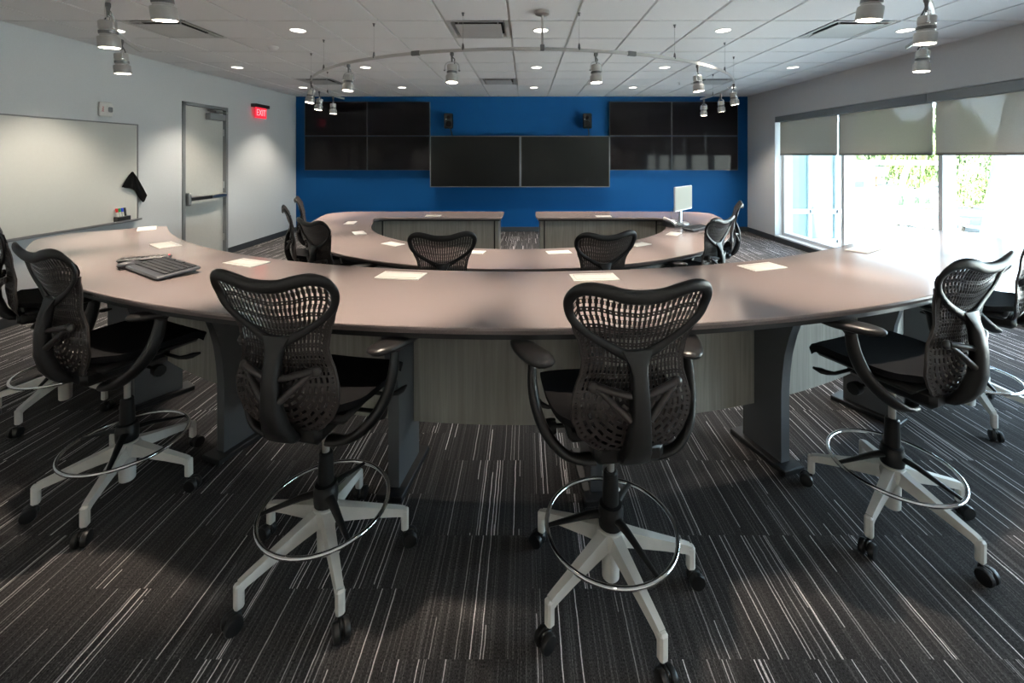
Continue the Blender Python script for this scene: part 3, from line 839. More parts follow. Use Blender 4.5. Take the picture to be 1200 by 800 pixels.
def make_pad(s):
    b = MB(); n = 18; prof = [(0.0, -0.019), (0.70, -0.018), (0.95, -0.010), (1.0, 0.0), (0.95, 0.008), (0.75, 0.013), (0.4, 0.015), (0.0, 0.0155)]
    vs = []; fs = []
    rot = Matrix.Rotation(R(-24 * s), 3, 'Z')
    for f_, z in prof:
        for j in range(n):
            a = 2 * math.pi * j / n
            x = 0.050 * f_ * math.copysign(abs(math.cos(a)) ** 0.8, math.cos(a)); y = 0.125 * f_ * math.copysign(abs(math.sin(a)) ** 0.8, math.sin(a))
            x *= 1.0 - 0.18 * (y / 0.125)
            p = rot @ Vector((x, y, z)); vs.append((p.x + s * 0.305, p.y - 0.005, p.z + 0.17))
    for i in range(len(prof) - 1):
        for j in range(n):
            j2 = (j + 1) % n; fs.append((i * n + j, i * n + j2, (i + 1) * n + j2, (i + 1) * n + j))
    return b.add(vs, fs).mesh('arm_pad', True, 60)
def make_base_leg():
    # along +X; tapered bar with a downturned tip
    rows = [(0.030, 0.205, 0.026, 0.030), (0.10, 0.190, 0.023, 0.024), (0.20, 0.168, 0.019, 0.018), (0.285, 0.148, 0.016, 0.015), (0.305, 0.139, 0.0155, 0.017)]
    b = MB(); vs = []; fs = []
    for x, z, w, h in rows: vs += [(x, -w, z - h), (x, w, z - h), (x, w * 0.75, z + h), (x, -w * 0.75, z + h)]
    for i in range(len(rows) - 1):
        for k in range(4):
            k2 = (k + 1) % 4; fs.append((i * 4 + k, i * 4 + k2, (i + 1) * 4 + k2, (i + 1) * 4 + k))
    fs.append((3, 2, 1, 0)); o = (len(rows) - 1) * 4; fs.append((o, o + 1, o + 2, o + 3))
    b.add(vs, fs)
    b.box((0.305, 0, 0.109), (0.030, 0.030, 0.088), 0.007)
    return b.mesh('base_leg', True, 35)
def make_caster():
    b = MB()
    prof = [(0.0, -0.011), (0.024, -0.011), (0.0295, -0.007), (0.030, 0.004), (0.027, 0.010), (0.012, 0.012), (0.0, 0.012)]
    for s in (-1, 1):
        b.lathe(prof if s > 0 else [(r, -z) for r, z in prof][::-1], 16, (0.325, s * 0.016, 0.030), (R(-90), 0, 0))
    b.box((0.318, 0, 0.040), (0.045, 0.016, 0.036), 0.006)
    b.tube([(0.305, 0, 0.040), (0.305, 0, 0.075)], 0.007, 8)
    return b.mesh('caster', True, 50)

MESH = {}
def M_(key, maker, matn):
    if key not in MESH:
        me = maker(); me.materials.clear(); me.materials.append(MATS[matn]); MESH[key] = me
    return MESH[key]
def shade_links(me): return me

def ring_mesh():
    P = [(0.240 * math.cos(2 * math.pi * k / 48), 0.240 * math.sin(2 * math.pi * k / 48), 0.237) for k in range(48)]
    return MB().tube(P, 0.0085, 10, True).mesh('foot_ring', True, 60)
def spoke_mesh(a):
    c, s = math.cos(R(a)), math.sin(R(a))
    return MB().tube([(0.03 * c, 0.03 * s, 0.285), (0.09 * c, 0.09 * s, 0.277), (0.17 * c, 0.17 * s, 0.255), (0.238 * c, 0.238 * s, 0.237)], [0.019, 0.016, 0.012, 0.009], 8, up=(0, 0, 1), flat=0.65).mesh('ring_spoke', True, 50)

def make_chair(seat_h, ring, label, group):
    t = thing('task_stool' if ring else 'task_chair', label, 'chair', (0, 0, 0), 0, group)
    top = seat_h
    def part(key, maker, matn, name, parent=t, z=0.0):
        o = link(name, M_(key, maker, matn), parent); o.location = (0, 0, z) if parent is t else (0, 0, 0); return o
    part('seat', make_seat, 'seat_fabric', 'seat', z=top)
    part('shell' if ring else 'shell_tight', (lambda: make_back_shell(not ring)), 'chair_shell', 'back_shell', z=top + 0.035)
    part('bframe', make_back_frame, 'chair_plastic', 'back_frame', z=top + 0.035)
    part('spine', make_spine, 'chair_plastic', 'spine', z=top + 0.035)
    part('lumbar', make_lumbar, 'chair_shell', 'lumbar_support', z=top + 0.035)
    mech = part('mech', make_seat_pan, 'chair_black', 'tilt_mechanism', z=top)
    for s in (-1, 1):
        part(f'lever{s}', lambda: make_side_lever(s), 'chair_black', 'side_lever', mech)
        part(f'knob{s}', lambda: make_knob(s), 'chair_black', 'tension_knob', mech)
        part(f'paddle{s}', lambda: make_paddle(s), 'chair_black', 'front_paddle', mech)
    for s in (-1, 1):
        a = part(f'arm{s}', lambda: make_arm(s), 'chair_plastic', 'arm', z=top if ring else top - 0.075)
        part(f'pad{s}', lambda: make_pad(s), 'pad_black', 'arm_pad', a)
    k = f'{ring}'
    if ring:
        part('post' + k, lambda: MB().lathe([(0.014, 0.40), (0.014, top - 0.15)], 14).mesh('gas_post', True), 'post_steel', 'gas_post')
        part('sleeve' + k, lambda: MB().lathe([(0.030, 0.20), (0.030, 0.36), (0.027, 0.44), (0.022, 0.446), (0.014, 0.446)], 18).mesh('column_sleeve', True), 'chair_black', 'column_sleeve')
        part('hub' + k, lambda: MB().lathe([(0.030, 0.240), (0.044, 0.242), (0.046, 0.262), (0.046, 0.300), (0.042, 0.306), (0.042, 0.322), (0.030, 0.326)], 20).mesh('ring_hub', True), 'chair_black', 'ring_hub')
        fr_ = part('ring', ring_mesh, 'chrome', 'foot_ring')
        for a in (90, 210, 330): part(f'spoke{a}', lambda: spoke_mesh(a), 'chair_black', 'ring_spoke', fr_)
    else:
        part('post' + k, lambda: MB().lathe([(0.014, 0.30), (0.014, top - 0.15)], 14).mesh('gas_post', True), 'post_steel', 'gas_post')
        part('sleeve' + k, lambda: MB().lathe([(0.026, 0.20), (0.026, 0.33), (0.014, 0.334)], 18).mesh('column_sleeve', True), 'chair_black', 'column_sleeve')
    part('bhub', lambda: MB().lathe([(0.028, 0.045), (0.032, 0.05), (0.034, 0.16), (0.048, 0.175), (0.052, 0.215), (0.046, 0.236), (0.030, 0.240)], 20).mesh('base_hub', True), 'base_grey', 'base_hub')
    for q in range(5):
        lg = part('bleg', make_base_leg, 'base_grey', 'base_leg')
        lg.rotation_euler = (0, 0, R(72 * q))
        c = part('caster', make_caster, 'caster_black', 'caster', lg)
        # casters trail their own way
    return t
def set_base(t, ang):
    """turn the five-star base of a chair so that one leg points at world angle ang"""
    q = 0
    for ch in t.children:
        if ch.name.startswith('base_leg'):
            ch.rotation_euler = (0, 0, R(ang) + R(72 * q) - t.rotation_euler.z); q += 1
        elif ch.name.startswith('foot_ring'):
            ch.rotation_euler = (0, 0, R(ang + 40) - t.rotation_euler.z)

bpy.context.view_layer.update()
stool = make_chair(0.74, True, '', 'stools around the outer table')
bpy.context.view_layer.update()
ST = [((-3.00, 2.82), -38, -81, 'black mesh-back stool cut off by the left edge of the photo'),
      ((-1.95, 2.118), -24, -73, 'black mesh-back stool seen from its side near the keyboard, second from left'),
      ((-0.80, 1.733), -10, -57, 'black mesh-back stool at front left of centre, seen from behind'),
      ((0.32, 1.63), 7, -70, 'black mesh-back stool at front right of centre, nearest the viewer'),
      ((1.656, 1.955), 22, -72, 'black mesh-back stool on the right in front of the window glare'),
      ((2.825, 2.76), 37, -116, 'black mesh-back stool cut off by the right edge of the photo')]
for i, ((x, y), rz, ba, lab) in enumerate(ST):
    t = stool if i == 0 else copy_tree(stool)
    t.location = (x, y, 0); t.rotation_euler = (0, 0, R(rz)); t['label'] = lab
    set_base(t, ba)
chair = make_chair(0.59, False, '', 'chairs around the inner table')
bpy.context.view_layer.update()
def ipos(a, r=2.80): return (IC[0] + r * math.sin(R(a)), IC[1] - r * math.cos(R(a)))
CH = [(-11.0, 2.80, 8, 'black mesh-back chair in the middle row, left of centre, back to viewer'),
      (12.0, 2.80, 16, 'black mesh-back chair in the middle row, right of centre, back to viewer'),
      (-35.0, 2.68, -35, 'nearest black mesh-back chair at the left curve of the inner table'),
      (-57.0, 2.57, -60, 'black mesh-back chair seen edge-on at the left of the inner table'),
      (-80.0, 2.57, -66, 'farthest black mesh-back chair at the left, only its top showing'),
      (38.0, 2.62, 40, 'black mesh-back chair in front of the monitor, right curve of the inner table'),
      (66.0, 2.47, 67, 'farthest black mesh-back chair at the right of the inner table')]
for i, (a, r, rz, lab) in enumerate(CH):
    t = chair if i == 0 else copy_tree(chair)
    x, y = ipos(a, r)
    t.location = (x, y, 0); t.rotation_euler = (0, 0, R(rz)); t['label'] = lab
    set_base(t, a * 1.7 + 20)

# ------------------------------------------------------------------ screens on the blue wall
def screen(label, x0, x1, z0, z1, y, depth, glass, bez, bz, group):
    t = thing('wall_screen', label, 'screen', ((x0 + x1) / 2, y, (z0 + z1) / 2), 0, group)
    w, h = x1 - x0, z1 - z0
    MB().box((0, depth / 2 + 0.004, 0), (w - 0.004, depth, h - 0.004), 0.004).build('casing', bez, t, smooth=False)
    MB().box((0, 0.0, 0), (w - 2 * bz, 0.010, h - 2 * bz), 0.002).build('panel', glass, t, smooth=False)
    b = MB()
    b.box((0, 0, h / 2 - bz / 2 - .002), (w - .004, 0.016, bz), 0.002).box((0, 0, -h / 2 + bz / 2 + .002), (w - .004, 0.016, bz), 0.002)
    b.box((-w / 2 + bz / 2 + .002, 0, 0), (bz, 0.016, h - .004), 0.002).box((w / 2 - bz / 2 - .002, 0, 0), (bz, 0.016, h - .004), 0.002)
    b.build('bezel', bez, t, smooth=False)
    MB().box((0, (depth + 0.004 + (YB - y)) / 2, 0), (0.5, YB - y - depth - 0.002, 0.35)).build('wall_mount', 'black_metal', t, smooth=False)
zz = [(2.045, 2.768), (1.314, 2.037)]
nm = [['top left', 'top right'], ['bottom left', 'bottom right']]
for r_, (z0, z1) in enumerate(zz):
    for c_, (x0, x1) in enumerate([(-4.675, -3.352), (-3.348, -2.028)]):
        screen(f'{nm[r_][c_]} black glossy screen of the left video wall', x0, x1, z0, z1, 9.15, 0.07, 'screen_gloss', 'bezel', 0.010, 'screens of the left video wall')
    for c_, (x0, x1) in enumerate([(1.775, 3.088), (3.092, 4.49)]):
        screen(f'{nm[r_][c_]} black glossy screen of the right video wall', x0, x1, z0, z1, 9.15, 0.07, 'screen_gloss', 'bezel', 0.012, 'screens of the right video wall')
screen('left one of the two large matte screens in the middle of the blue wall', -1.995, -0.112, 0.965, 2.04, 9.02, 0.07, 'screen_matte', 'bezel_grey', 0.018, 'large centre screens')
screen('right one of the two large matte screens in the middle of the blue wall', -0.108, 1.757, 0.965, 2.04, 9.02, 0.07, 'screen_matte', 'bezel_grey', 0.018, 'large centre screens')
def wall_speaker(label, x, rz):
    t = thing('wall_speaker', label, 'speaker', (x, 9.27, 2.16), 0, 'speakers on the blue wall')
    b = MB().box((0, -0.17, 0.19), (0.19, 0.17, 0.32), 0.02, (0, 0, rz)).build('cabinet', 'black_gloss', t)
    m = Matrix.Rotation(rz, 3, 'Z')
    for zz_, rr in ((0.13, 0.06), (0.26, 0.04)):
        c = m @ Vector((0, -0.086, 0)) + Vector((0, -0.17, zz_))
        MB().lathe([(0.0, 0.004), (rr * 0.5, 0.006), (rr * 0.8, 0.0), (rr, 0.006), (rr, -0.004), (0, -0.004)], 16, c, m @ Euler((R(90), 0, 0)).to_matrix()).build('driver', 'screen_gloss', b)
    c = m @ Vector((-0.05, -0.086, 0)) + Vector((0, -0.17, 0.22)); MB().sphere(c, 0.014, 8, 6).build('badge', 'chrome', b)
    MB().tube([(0, -0.0, 0.19), (0, -0.10, 0.19)], 0.025, 8).build('bracket', 'black_metal', t)
    MB().tube([(0.02, -0.11, 0.04), (0.03, -0.10, 0.01), (0.045, -0.05, -0.05), (0.05, -0.02, -0.12)], 0.012, 6).build('cable', 'black_metal', t)
wall_speaker('small black speaker above the left large screen', -1.62, R(10))
wall_speaker('small black speaker above the right large screen', 1.30, R(-14))

# ------------------------------------------------------------------ whiteboard wall
wb = thing('whiteboard', 'wide pale whiteboard on the left wall', 'whiteboard', (XL, 4.26, 0.81), 0)
MB().box((0.009, 0, 0.605), (0.016, 2.40, 1.19)).build('board', 'board_white', wb, smooth=False)
b = MB()
b.box((0.012, 0, 1.205), (0.024, 2.42, 0.014), 0.002).box((0.012, 0, 0.005), (0.024, 2.42, 0.014), 0.002).box((0.012, 1.205, 0.605), (0.024, 0.014, 1.21), 0.002).box((0.012, -1.205, 0.605), (0.024, 0.014, 1.21), 0.002)
b.build('frame', 'board_frame', wb, smooth=False)
tr = MB().box((0.05, 0.0, 0.018), (0.075, 2.38, 0.012), 0.003).box((0.087, 0.0, 0.026), (0.006, 2.38, 0.022), 0.002).build('marker_tray', 'board_frame', wb, smooth=False)
for k, (mn, lab) in enumerate([('marker_red', 'red'), ('marker_green', 'green'), ('marker_blue', 'blue'), ('marker_black', 'black')]):
    yy = 5.17 + 0.034 * k
    t = thing('marker', f'{lab}-capped marker in the holder at the end of the whiteboard', 'marker', (XL + 0.052, yy, 0.858), 0, 'markers at the whiteboard')
    MB().tube([(0, 0, 0.0), (-0.014, 0, 0.09)], 0.011, 8).build('barrel', 'paper_white' if k < 3 else 'marker_black', t)
    MB().tube([(-0.014, 0, 0.09), (-0.021, 0, 0.135)], 0.0125, 8).build('cap', mn, t)
hb = MB().box((XL + 0.052, 5.222, 0.866), (0.060, 0.165, 0.060), 0.004).build('marker_holder', 'dark_bar', None, smooth=False)
tag(hb, 'small dark box holding markers on the whiteboard tray', 'holder')
# cloth: draped folds hanging from one hook point
cl = MB(); vs = []; fs = []; NU, NV = 18, 16
def cloth_pt(u, v, off):
    # u 0..1 across, v 0 top .. 1 bottom
    zb = lerp_tab([(0, 0.17), (0.30, 0.20), (0.5, 0.235), (0.80, 0.395), (0.9, 0.36), (1, 0.30)], u)
    w = 0.035 + 0.245 * (v ** 0.8)
    y = (u - 0.5) * w + 0.085 * v * (u - 0.2)
    z = -v * zb + 0.012 * math.sin(u * math.pi)
    x = 0.018 + 0.016 * (0.5 + 0.5 * math.cos(u * math.pi * 5)) * (0.3 + 0.7 * v) + off
    return (x, y, z)
for off in (0.0, 0.006):
    for i in range(NU + 1):
        for j in range(NV + 1): vs.append(cloth_pt(i / NU, j / NV, off))
m_ = NV + 1; o_ = (NU + 1) * m_
for i in range(NU):
    for j in range(NV):
        a = i * m_ + j; fs.append((a, a + 1, a + m_ + 1, a + m_)); fs.append((o_ + a, o_ + a + m_, o_ + a + m_ + 1, o_ + a + 1))
ring = [(i, 0) for i in range(NU)] + [(NU, j) for j in range(NV)] + [(NU - i, NV) for i in range(NU)] + [(0, NV - j) for j in range(NV)]
for k in range(len(ring)):
    a, c = ring[k], ring[(k + 1) % len(ring)]; ia, ic = a[0] * m_ + a[1], c[0] * m_ + c[1]; fs.append((ia, ic, o_ + ic, o_ + ia))
cloth = cl.add(vs, fs).build('cleaning_cloth', 'cloth_black', None, ang=80)
cloth.location = (XL + 0.012, 5.375, 1.415); tag(cloth, 'black cloth hanging at the right edge of the whiteboard', 'cloth')
# fire strobe
fs_ = thing('fire_strobe', 'small white fire alarm strobe above the whiteboard', 'alarm', (XL, 5.045, 2.165), 0)
MB().box((0.02, 0, 0), (0.04, 0.15, 0.17), 0.012).build('housing', 'strobe_white', fs_)
MB().box((0.048, 0.03, 0.0), (0.028, 0.055, 0.06), 0.010).build('lens', 'strobe_lens', fs_)
MB().box((0.044, 0.03, 0.0), (0.012, 0.085, 0.10), 0.006).build('lens_mount', 'strobe_white', fs_)
tx = text_mesh('lettering', 'FIRE', 0.034, 'red_ink', fs_, 0.0008); tx.location = (0.0405, -0.052, 0); tx.rotation_euler = (R(90), R(90), R(90))
# exit sign
ex = thing('exit_sign', 'red lit exit sign high on the left wall', 'sign', (XL, 7.94, 2.36), 0)
MB().box((0.055, 0, 0.17), (0.11, 0.40, 0.06), 0.006).build('housing', 'dark_bar', ex)
pl = MB().box((0.060, 0, 0.045), (0.012, 0.33, 0.19), 0.003).build('lit_panel', 'exit_panel', ex, smooth=False)
tx = text_mesh('lettering', 'EXIT', 0.165, 'exit_letter', ex, 0.002); tx.location = (0.069, 0, 0.045); tx.rotation_euler = (R(90), 0, R(90)); tx.scale = (0.82, 1, 1)

# ------------------------------------------------------------------ ceiling fixtures
def add_spot(parent, loc, rot, watts, size, blend, radius, col):
    d = bpy.data.lights.new('lamp_light', 'SPOT'); d.energy = watts * 1.0; d.spot_size = R(size); d.spot_blend = blend; d.shadow_soft_size = radius; d.color = col
    o = bpy.data.objects.new('lamp_light', d); COL.objects.link(o); o.parent = parent; o.location = loc; o.rotation_euler = rot
    return o
CX = [(-8 + 1), (-4), 0, 3, 6]
# tile columns that carry downlights
DLX = [-4.117, -2.287, 0.153, 1.983, 3.813]; DLY = [4.345, 6.175, 8.005]
rown = {4.345: 'front visible row', 6.175: 'middle row', 8.005: 'rear row by the blue wall'}
coln = ['against the left wall', 'second from the left wall', 'in the centre', 'second from the windows', 'nearest the windows']
trim_me = None
for y in [-1.145] + DLY:
    for k, x in enumerate(DLX):
        lab = f'round recessed downlight, {rown.get(y, "row behind the viewer")}, {coln[k]}'
        t = thing('recessed_downlight', lab, 'ceiling light', (x, y, ZC - 0.004), 0, 'recessed ceiling downlights')
        part_t = link('trim_ring', M_('dl_trim', lambda: MB().lathe([(0.082, 0.0), (0.082, -0.004), (0.078, -0.006), (0.072, -0.005), (0.070, 0.0)], 28).mesh('trim_ring', True), 'white_trim'), t)
        link('lamp_lens', M_('dl_lens', lambda: MB().lathe([(0.0, -0.002), (0.071, -0.002), (0.071, 0.0), (0, 0)], 28).mesh('lamp_lens', True), 'can_glow'), t)
        add_spot(t, (0, 0, -0.012), (0, 0, 0), DOWN_W * (2.0 if y < 0 else 1.0), 94, 0.6, 0.05, (1.0, 0.90, 0.78))
VL = ['square ceiling air diffuser at front left beside the track lights', 'square ceiling air diffuser at front centre', 'square ceiling air diffuser at front right', 'square ceiling air diffuser at rear left', 'square ceiling air diffuser at rear centre', 'square ceiling air diffuser at rear right']
for (i, j), lab in zip(VENTS, VL):
    x, y = GX + TS * (i + 0.5), GY + TS * (j + 0.5)
    t = thing('air_diffuser', lab, 'air vent', (x, y, ZC), 0, 'ceiling air diffusers')
    b = MB(); w = 0.295
    # sloped outer frame
    vs = []; fs = []
    for hw_, z in ((w, -0.004), (w - 0.035, -0.004), (w - 0.075, 0.05), (w - 0.075, 0.06), (w, 0.012)):
        vs += [(-hw_, -hw_, z), (hw_, -hw_, z), (hw_, hw_, z), (-hw_, hw_, z)]
    for r_ in range(4):
        for k in range(4):
            k2 = (k + 1) % 4; fs.append((r_ * 4 + k, (r_ + 1) * 4 + k, (r_ + 1) * 4 + k2, r_ * 4 + k2))
    b.add(vs, fs).build('vent_frame', 'vent_metal', t, smooth=False)
    MB().box((0, 0, -0.010), (0.44, 0.44, 0.008), 0.003).build('face_plate', 'vent_metal', t, smooth=False)
    MB().box((0, 0, 0.034), (0.50, 0.50, 0.006)).build('throat', 'plenum', t, smooth=False)
    b = MB()
    for sx in (-1, 1):
        for sy in (-1, 1): b.box((sx * 0.19, sy * 0.19, 0.012), (0.012, 0.012, 0.04))
    b.build('hanger', 'vent_metal', t, smooth=False)
sd = thing('smoke_detector', 'small white smoke detector on the ceiling left of the track', 'smoke detector', (-2.92, 5.0, ZC - 0.003), 0)
MB().lathe([(0.0, -0.042), (0.03, -0.042), (0.045, -0.032), (0.052, -0.018)], 20).build('dome', 'white_trim', sd)
MB().lathe([(0.052, -0.018), (0.058, -0.015), (0.060, 0.0), (0.0, 0.0)], 20).build('base_ring', 'white_trim', sd)
sk = thing('sprinkler', 'small ceiling sprinkler head near the rear right track lamps', 'sprinkler', (2.64, 7.43, ZC - 0.003), 0)
MB().lathe([(0, -0.006), (0.035, -0.006), (0.038, 0.0), (0, 0)], 14).build('escutcheon', 'white_trim', sk)
MB().lathe([(0, -0.045), (0.018, -0.045), (0.018, -0.042), (0.006, -0.040), (0.006, -0.006), (0, -0.006)], 10).build('head', 'steel', sk)

ZR = 1.63 + 0.927
def rail_track(label, c, r, a0, a1, wires, joints, feeds):
    t = thing('track_rail', label, 'light track', (c[0], c[1], ZR), 0)
    n = 90
    b = MB(); vs = []; fs = []
    for i in range(n + 1):
        a = R(a0 + (a1 - a0) * i / n)
        for rr, z in ((r - 0.008, -0.014), (r + 0.008, -0.014), (r + 0.008, 0.014), (r - 0.008, 0.014)): vs.append((rr * math.sin(a), -rr * math.cos(a), z))
    for i in range(n):
        for k in range(4):
            k2 = (k + 1) % 4; fs.append((i * 4 + k, (i + 1) * 4 + k, (i + 1) * 4 + k2, i * 4 + k2))
    fs.append((3, 2, 1, 0)); fs.append((n * 4, n * 4 + 1, n * 4 + 2, n * 4 + 3))
    b.add(vs, fs).build('rail_bar', 'rail', t, ang=30)
    P = lambda a: (r * math.sin(R(a)), -r * math.cos(R(a)))
    for a in wires:
        x, y = P(a)
        w = MB().tube([(x, y, 0.02), (x, y, ZC - ZR - 0.012)], 0.0016, 5).build('suspension_wire', 'steel', t)
        MB().lathe([(0.004, 0.0), (0.004, 0.045), (0.009, 0.03), (0.012, 0.0), (0.012, -0.016), (0, -0.016)][::-1], 8, (x, y, 0.016)).build('wire_clip', 'lamp_dark', w)
        MB().lathe([(0.0, -0.030), (0.007, -0.028), (0.010, -0.008), (0.014, -0.004), (0.014, 0.0), (0, 0)], 8, (x, y, ZC - ZR - 0.003)).build('ceiling_anchor', 'lamp_dark', w)
    for a in joints:
        x, y = P(a); MB().box((x, y, 0), (0.085, 0.026, 0.042), 0.003, (0, 0, R(a))).build('rail_joint', 'lamp_dark', t, smooth=False)
    for a in feeds:
        x, y = P(a)
        st = MB().tube([(x, y, 0.02), (x, y, ZC - ZR - 0.03)], 0.009, 8).build('feed_stem', 'lamp_silver', t)
        MB().box((x, y, 0.012), (0.035, 0.026, 0.055), 0.003, (0, 0, R(a))).build('feed_block', 'lamp_dark', st, smooth=False)
        MB().lathe([(0, -0.035), (0.05, -0.035), (0.062, -0.028), (0.062, 0.0), (0, 0)], 20, (x, y, ZC - ZR - 0.003)).build('canopy', 'lamp_silver', st)
    return t
TC, TR = (-0.04, 6.72), 2.95
UC, UR = (-0.04, 5.34), 3.69
rail_track('curved silver track rail over the inner table', TC, TR, -97, 98, [-86, -62, -47, -28.5, -10, 10, 30, 50, 66, 90], [-19, 20], [3.6])
rail_track('curved silver track rail over the outer table, only its ends in view', UC, UR, -66, 64, [-50, -34, -17, 17, 34, 49], [-10, 10], [0])

def track_head(label, c, r, a, tilt, yaw):
    x, y = c[0] + r * math.sin(R(a)), c[1] - r * math.cos(R(a))
    t = thing('track_lamp', label, 'track light', (x, y, ZR), R(a), 'track lamp heads')
    link('mount', M_('th_mount', lambda: MB().box((0, 0, -0.0297), (0.030, 0.026, 0.03), 0.004).lathe([(0.007, -0.10), (0.009, -0.06), (0.012, -0.04)], 10).tube([(0.0, 0.0, -0.05), (0.022, 0.01, -0.075), (0.015, 0.025, -0.11), (-0.005, 0.02, -0.15)], 0.005, 6).mesh('mount', True), 'lamp_dark'), t)
    yk = link('yoke', M_('th_yoke', lambda: MB().tube(catmull([(-0.062, 0, -0.172), (-0.062, 0, -0.135), (-0.045, 0, -0.108), (-0.015, 0, -0.096), (0.015, 0, -0.096), (0.045, 0, -0.108), (0.062, 0, -0.135), (0.062, 0, -0.172)], 3), 0.005, 6).sphere((-0.064, 0, -0.172), 0.010, 8, 6).sphere((0.064, 0, -0.172), 0.010, 8, 6).mesh('yoke', True), 'chrome'), t)
    yk.rotation_euler = (0, 0, R(yaw))
    hd = link('lamp_body', M_('th_body', lambda: MB().lathe([(0.0, 0.045), (0.044, 0.045), (0.049, 0.040), (0.049, 0.002), (0.045, 0.0), (0.045, -0.008), (0.050, -0.010), (0.050, -0.030), (0.046, -0.032), (0.046, -0.040), (0.058, -0.044), (0.060, -0.050), (0.060, -0.100), (0.056, -0.103), (0.052, -0.098), (0.0, -0.098)], 24).mesh('lamp_body', True, 30), 'lamp_silver'), t)
    hd.location = (0, 0, -0.172); hd.rotation_euler = (R(tilt), 0, R(yaw)); hd.scale = (0.9, 0.9, 1.08)
    link('groove', M_('th_groove', lambda: MB().lathe([(0.046, -0.0085), (0.0505, -0.0115), (0.0505, -0.0285), (0.046, -0.031)], 24).mesh('groove', True, 30), 'lamp_dark'), hd)
    link('lamp_lens', M_('th_lens', lambda: MB().lathe([(0, -0.102), (0.053, -0.102), (0.053, -0.0985), (0, -0.0985)], 24).mesh('lamp_lens', True), 'lamp_glow'), hd)
    add_spot(hd, (0, 0, -0.110), (0, 0, 0), HEAD_W, 62, 0.6, 0.04, (1.0, 0.84, 0.68))
TH = [(-62, 10, 'track lamp at the far left bend of the inner rail'), (-79, 8, 'second of three track lamps at the far left of the inner rail'), (-90, 0, 'last track lamp at the left end of the inner rail'),
      (-36, 6, 'track lamp on the left curve of the inner rail in front of the ceiling'), (-12, 4, 'track lamp left of centre on the inner rail'), (13, 4, 'track lamp right of centre on the inner rail'),
      (37, 6, 'track lamp on the right curve of the inner rail'), (66, 8, 'track lamp at the far right bend of the inner rail'), (84, 6, 'second of three track lamps at the far right of the inner rail'), (96, 0, 'last track lamp at the right end of the inner rail')]
for a, tl, lab in TH: track_head(lab, TC, TR, a, -tl, 20)
TH2 = [(-27.3, 8, 'track lamp cut off by the top edge at the upper left'), (-41.8, 4, 'large silver track lamp at the upper left, yoke in full view'), (-58.5, 4, 'smaller track lamp behind the large one at the upper left'),
       (27.3, 8, 'track lamp cut off by the top edge at the upper right'), (39.7, 4, 'large silver track lamp at the upper right, yoke in full view'), (57.0, 4, 'smaller track lamp behind the large one at the upper right')]
TH2 += [(-9, 13, 'unseen track lamp added to light the front of the outer table, left'), (9, 13, 'unseen track lamp added to light the front of the outer table, right')]  # two extra heads out of view, added to brighten the near tabletop
for a, tl, lab in TH2: track_head(lab, UC, UR, a, tl, 15)

# ------------------------------------------------------------------ things on the tables
def keyboard(name, label, loc, rz, w, d, tilt, group=None):
    t = thing(name, label, 'keyboard', loc, rz, group)
    m = Matrix.Rotation(tilt, 4, 'X')
    bd = MB().box((0, 0, 0.012), (w, d, 0.018), 0.006).build('case', 'kb_grey', t)
    bd.rotation_euler = (tilt, 0, 0)
    MB().box((-w * 0.38, d * 0.42, -0.004), (0.03, 0.012, 0.016), 0.003).box((w * 0.38, d * 0.42, -0.004), (0.03, 0.012, 0.016), 0.003).build('foot', 'key_dark', bd)
    kw = (w - 0.03) / 17
    def keyrow(r_, y):
        x = -w / 2 + 0.015
        k = 0
        while k < 17:
            span = 5 if (r_ == 0 and k == 3) else (2 if (k in (0, 12) and r_ in (1, 2, 3)) else 1)
            if not (r_ == 5 and k in (1, 6, 11)):
                key = MB().box((x + kw * span / 2, y, 0.024), (kw * span - 0.004, d * 0.105, 0.007), 0.0015).build('key', 'key_dark', bd, smooth=False)
            x += kw * span; k += span
    for r_ in range(6): keyrow(r_, -d * 0.24 + r_ * d * 0.125)
    return t
ka = math.atan2(-0.232, 0.378)
keyboard('keyboard', 'dark grey full-size keyboard on the left of the outer table', (-2.035, 2.425, HO + 0.010), ka, 0.44, 0.20, R(5))
rm = thing('remote_control', 'black remote with red light behind the keyboard', 'remote', (-2.34, 2.66, HO), R(26))
rb = MB().box((0, 0, 0.016), (0.26, 0.055, 0.022), 0.009).build('case', 'key_dark', rm)
for k in range(9):
    for q in range(2): MB().box((-0.105 + 0.024 * k, -0.011 + 0.022 * q, 0.029), (0.014, 0.013, 0.005), 0.0015).build('button', 'black_metal', rm, smooth=False)
MB().sphere((0.118, 0.0, 0.027), 0.0045, 8, 6).build('indicator_light', 'led_red', rm)
ms = thing('mouse', 'grey computer mouse at the left end of the keyboard', 'mouse', (-2.29, 2.50, HO), R(-30))
MB().sphere((0, 0, 0.0205), (0.032, 0.058, 0.0195), 14, 8).build('shell', 'kb_grey', ms)
MB().lathe([(0.010, -0.004), (0.010, 0.004)], 10, (0, 0.030, 0.034), (0, R(90), 0)).build('scroll_wheel', 'key_dark', ms)
MB().box((0, 0, 0.003), (0.056, 0.10, 0.006), 0.002).build('base', 'key_dark', ms)
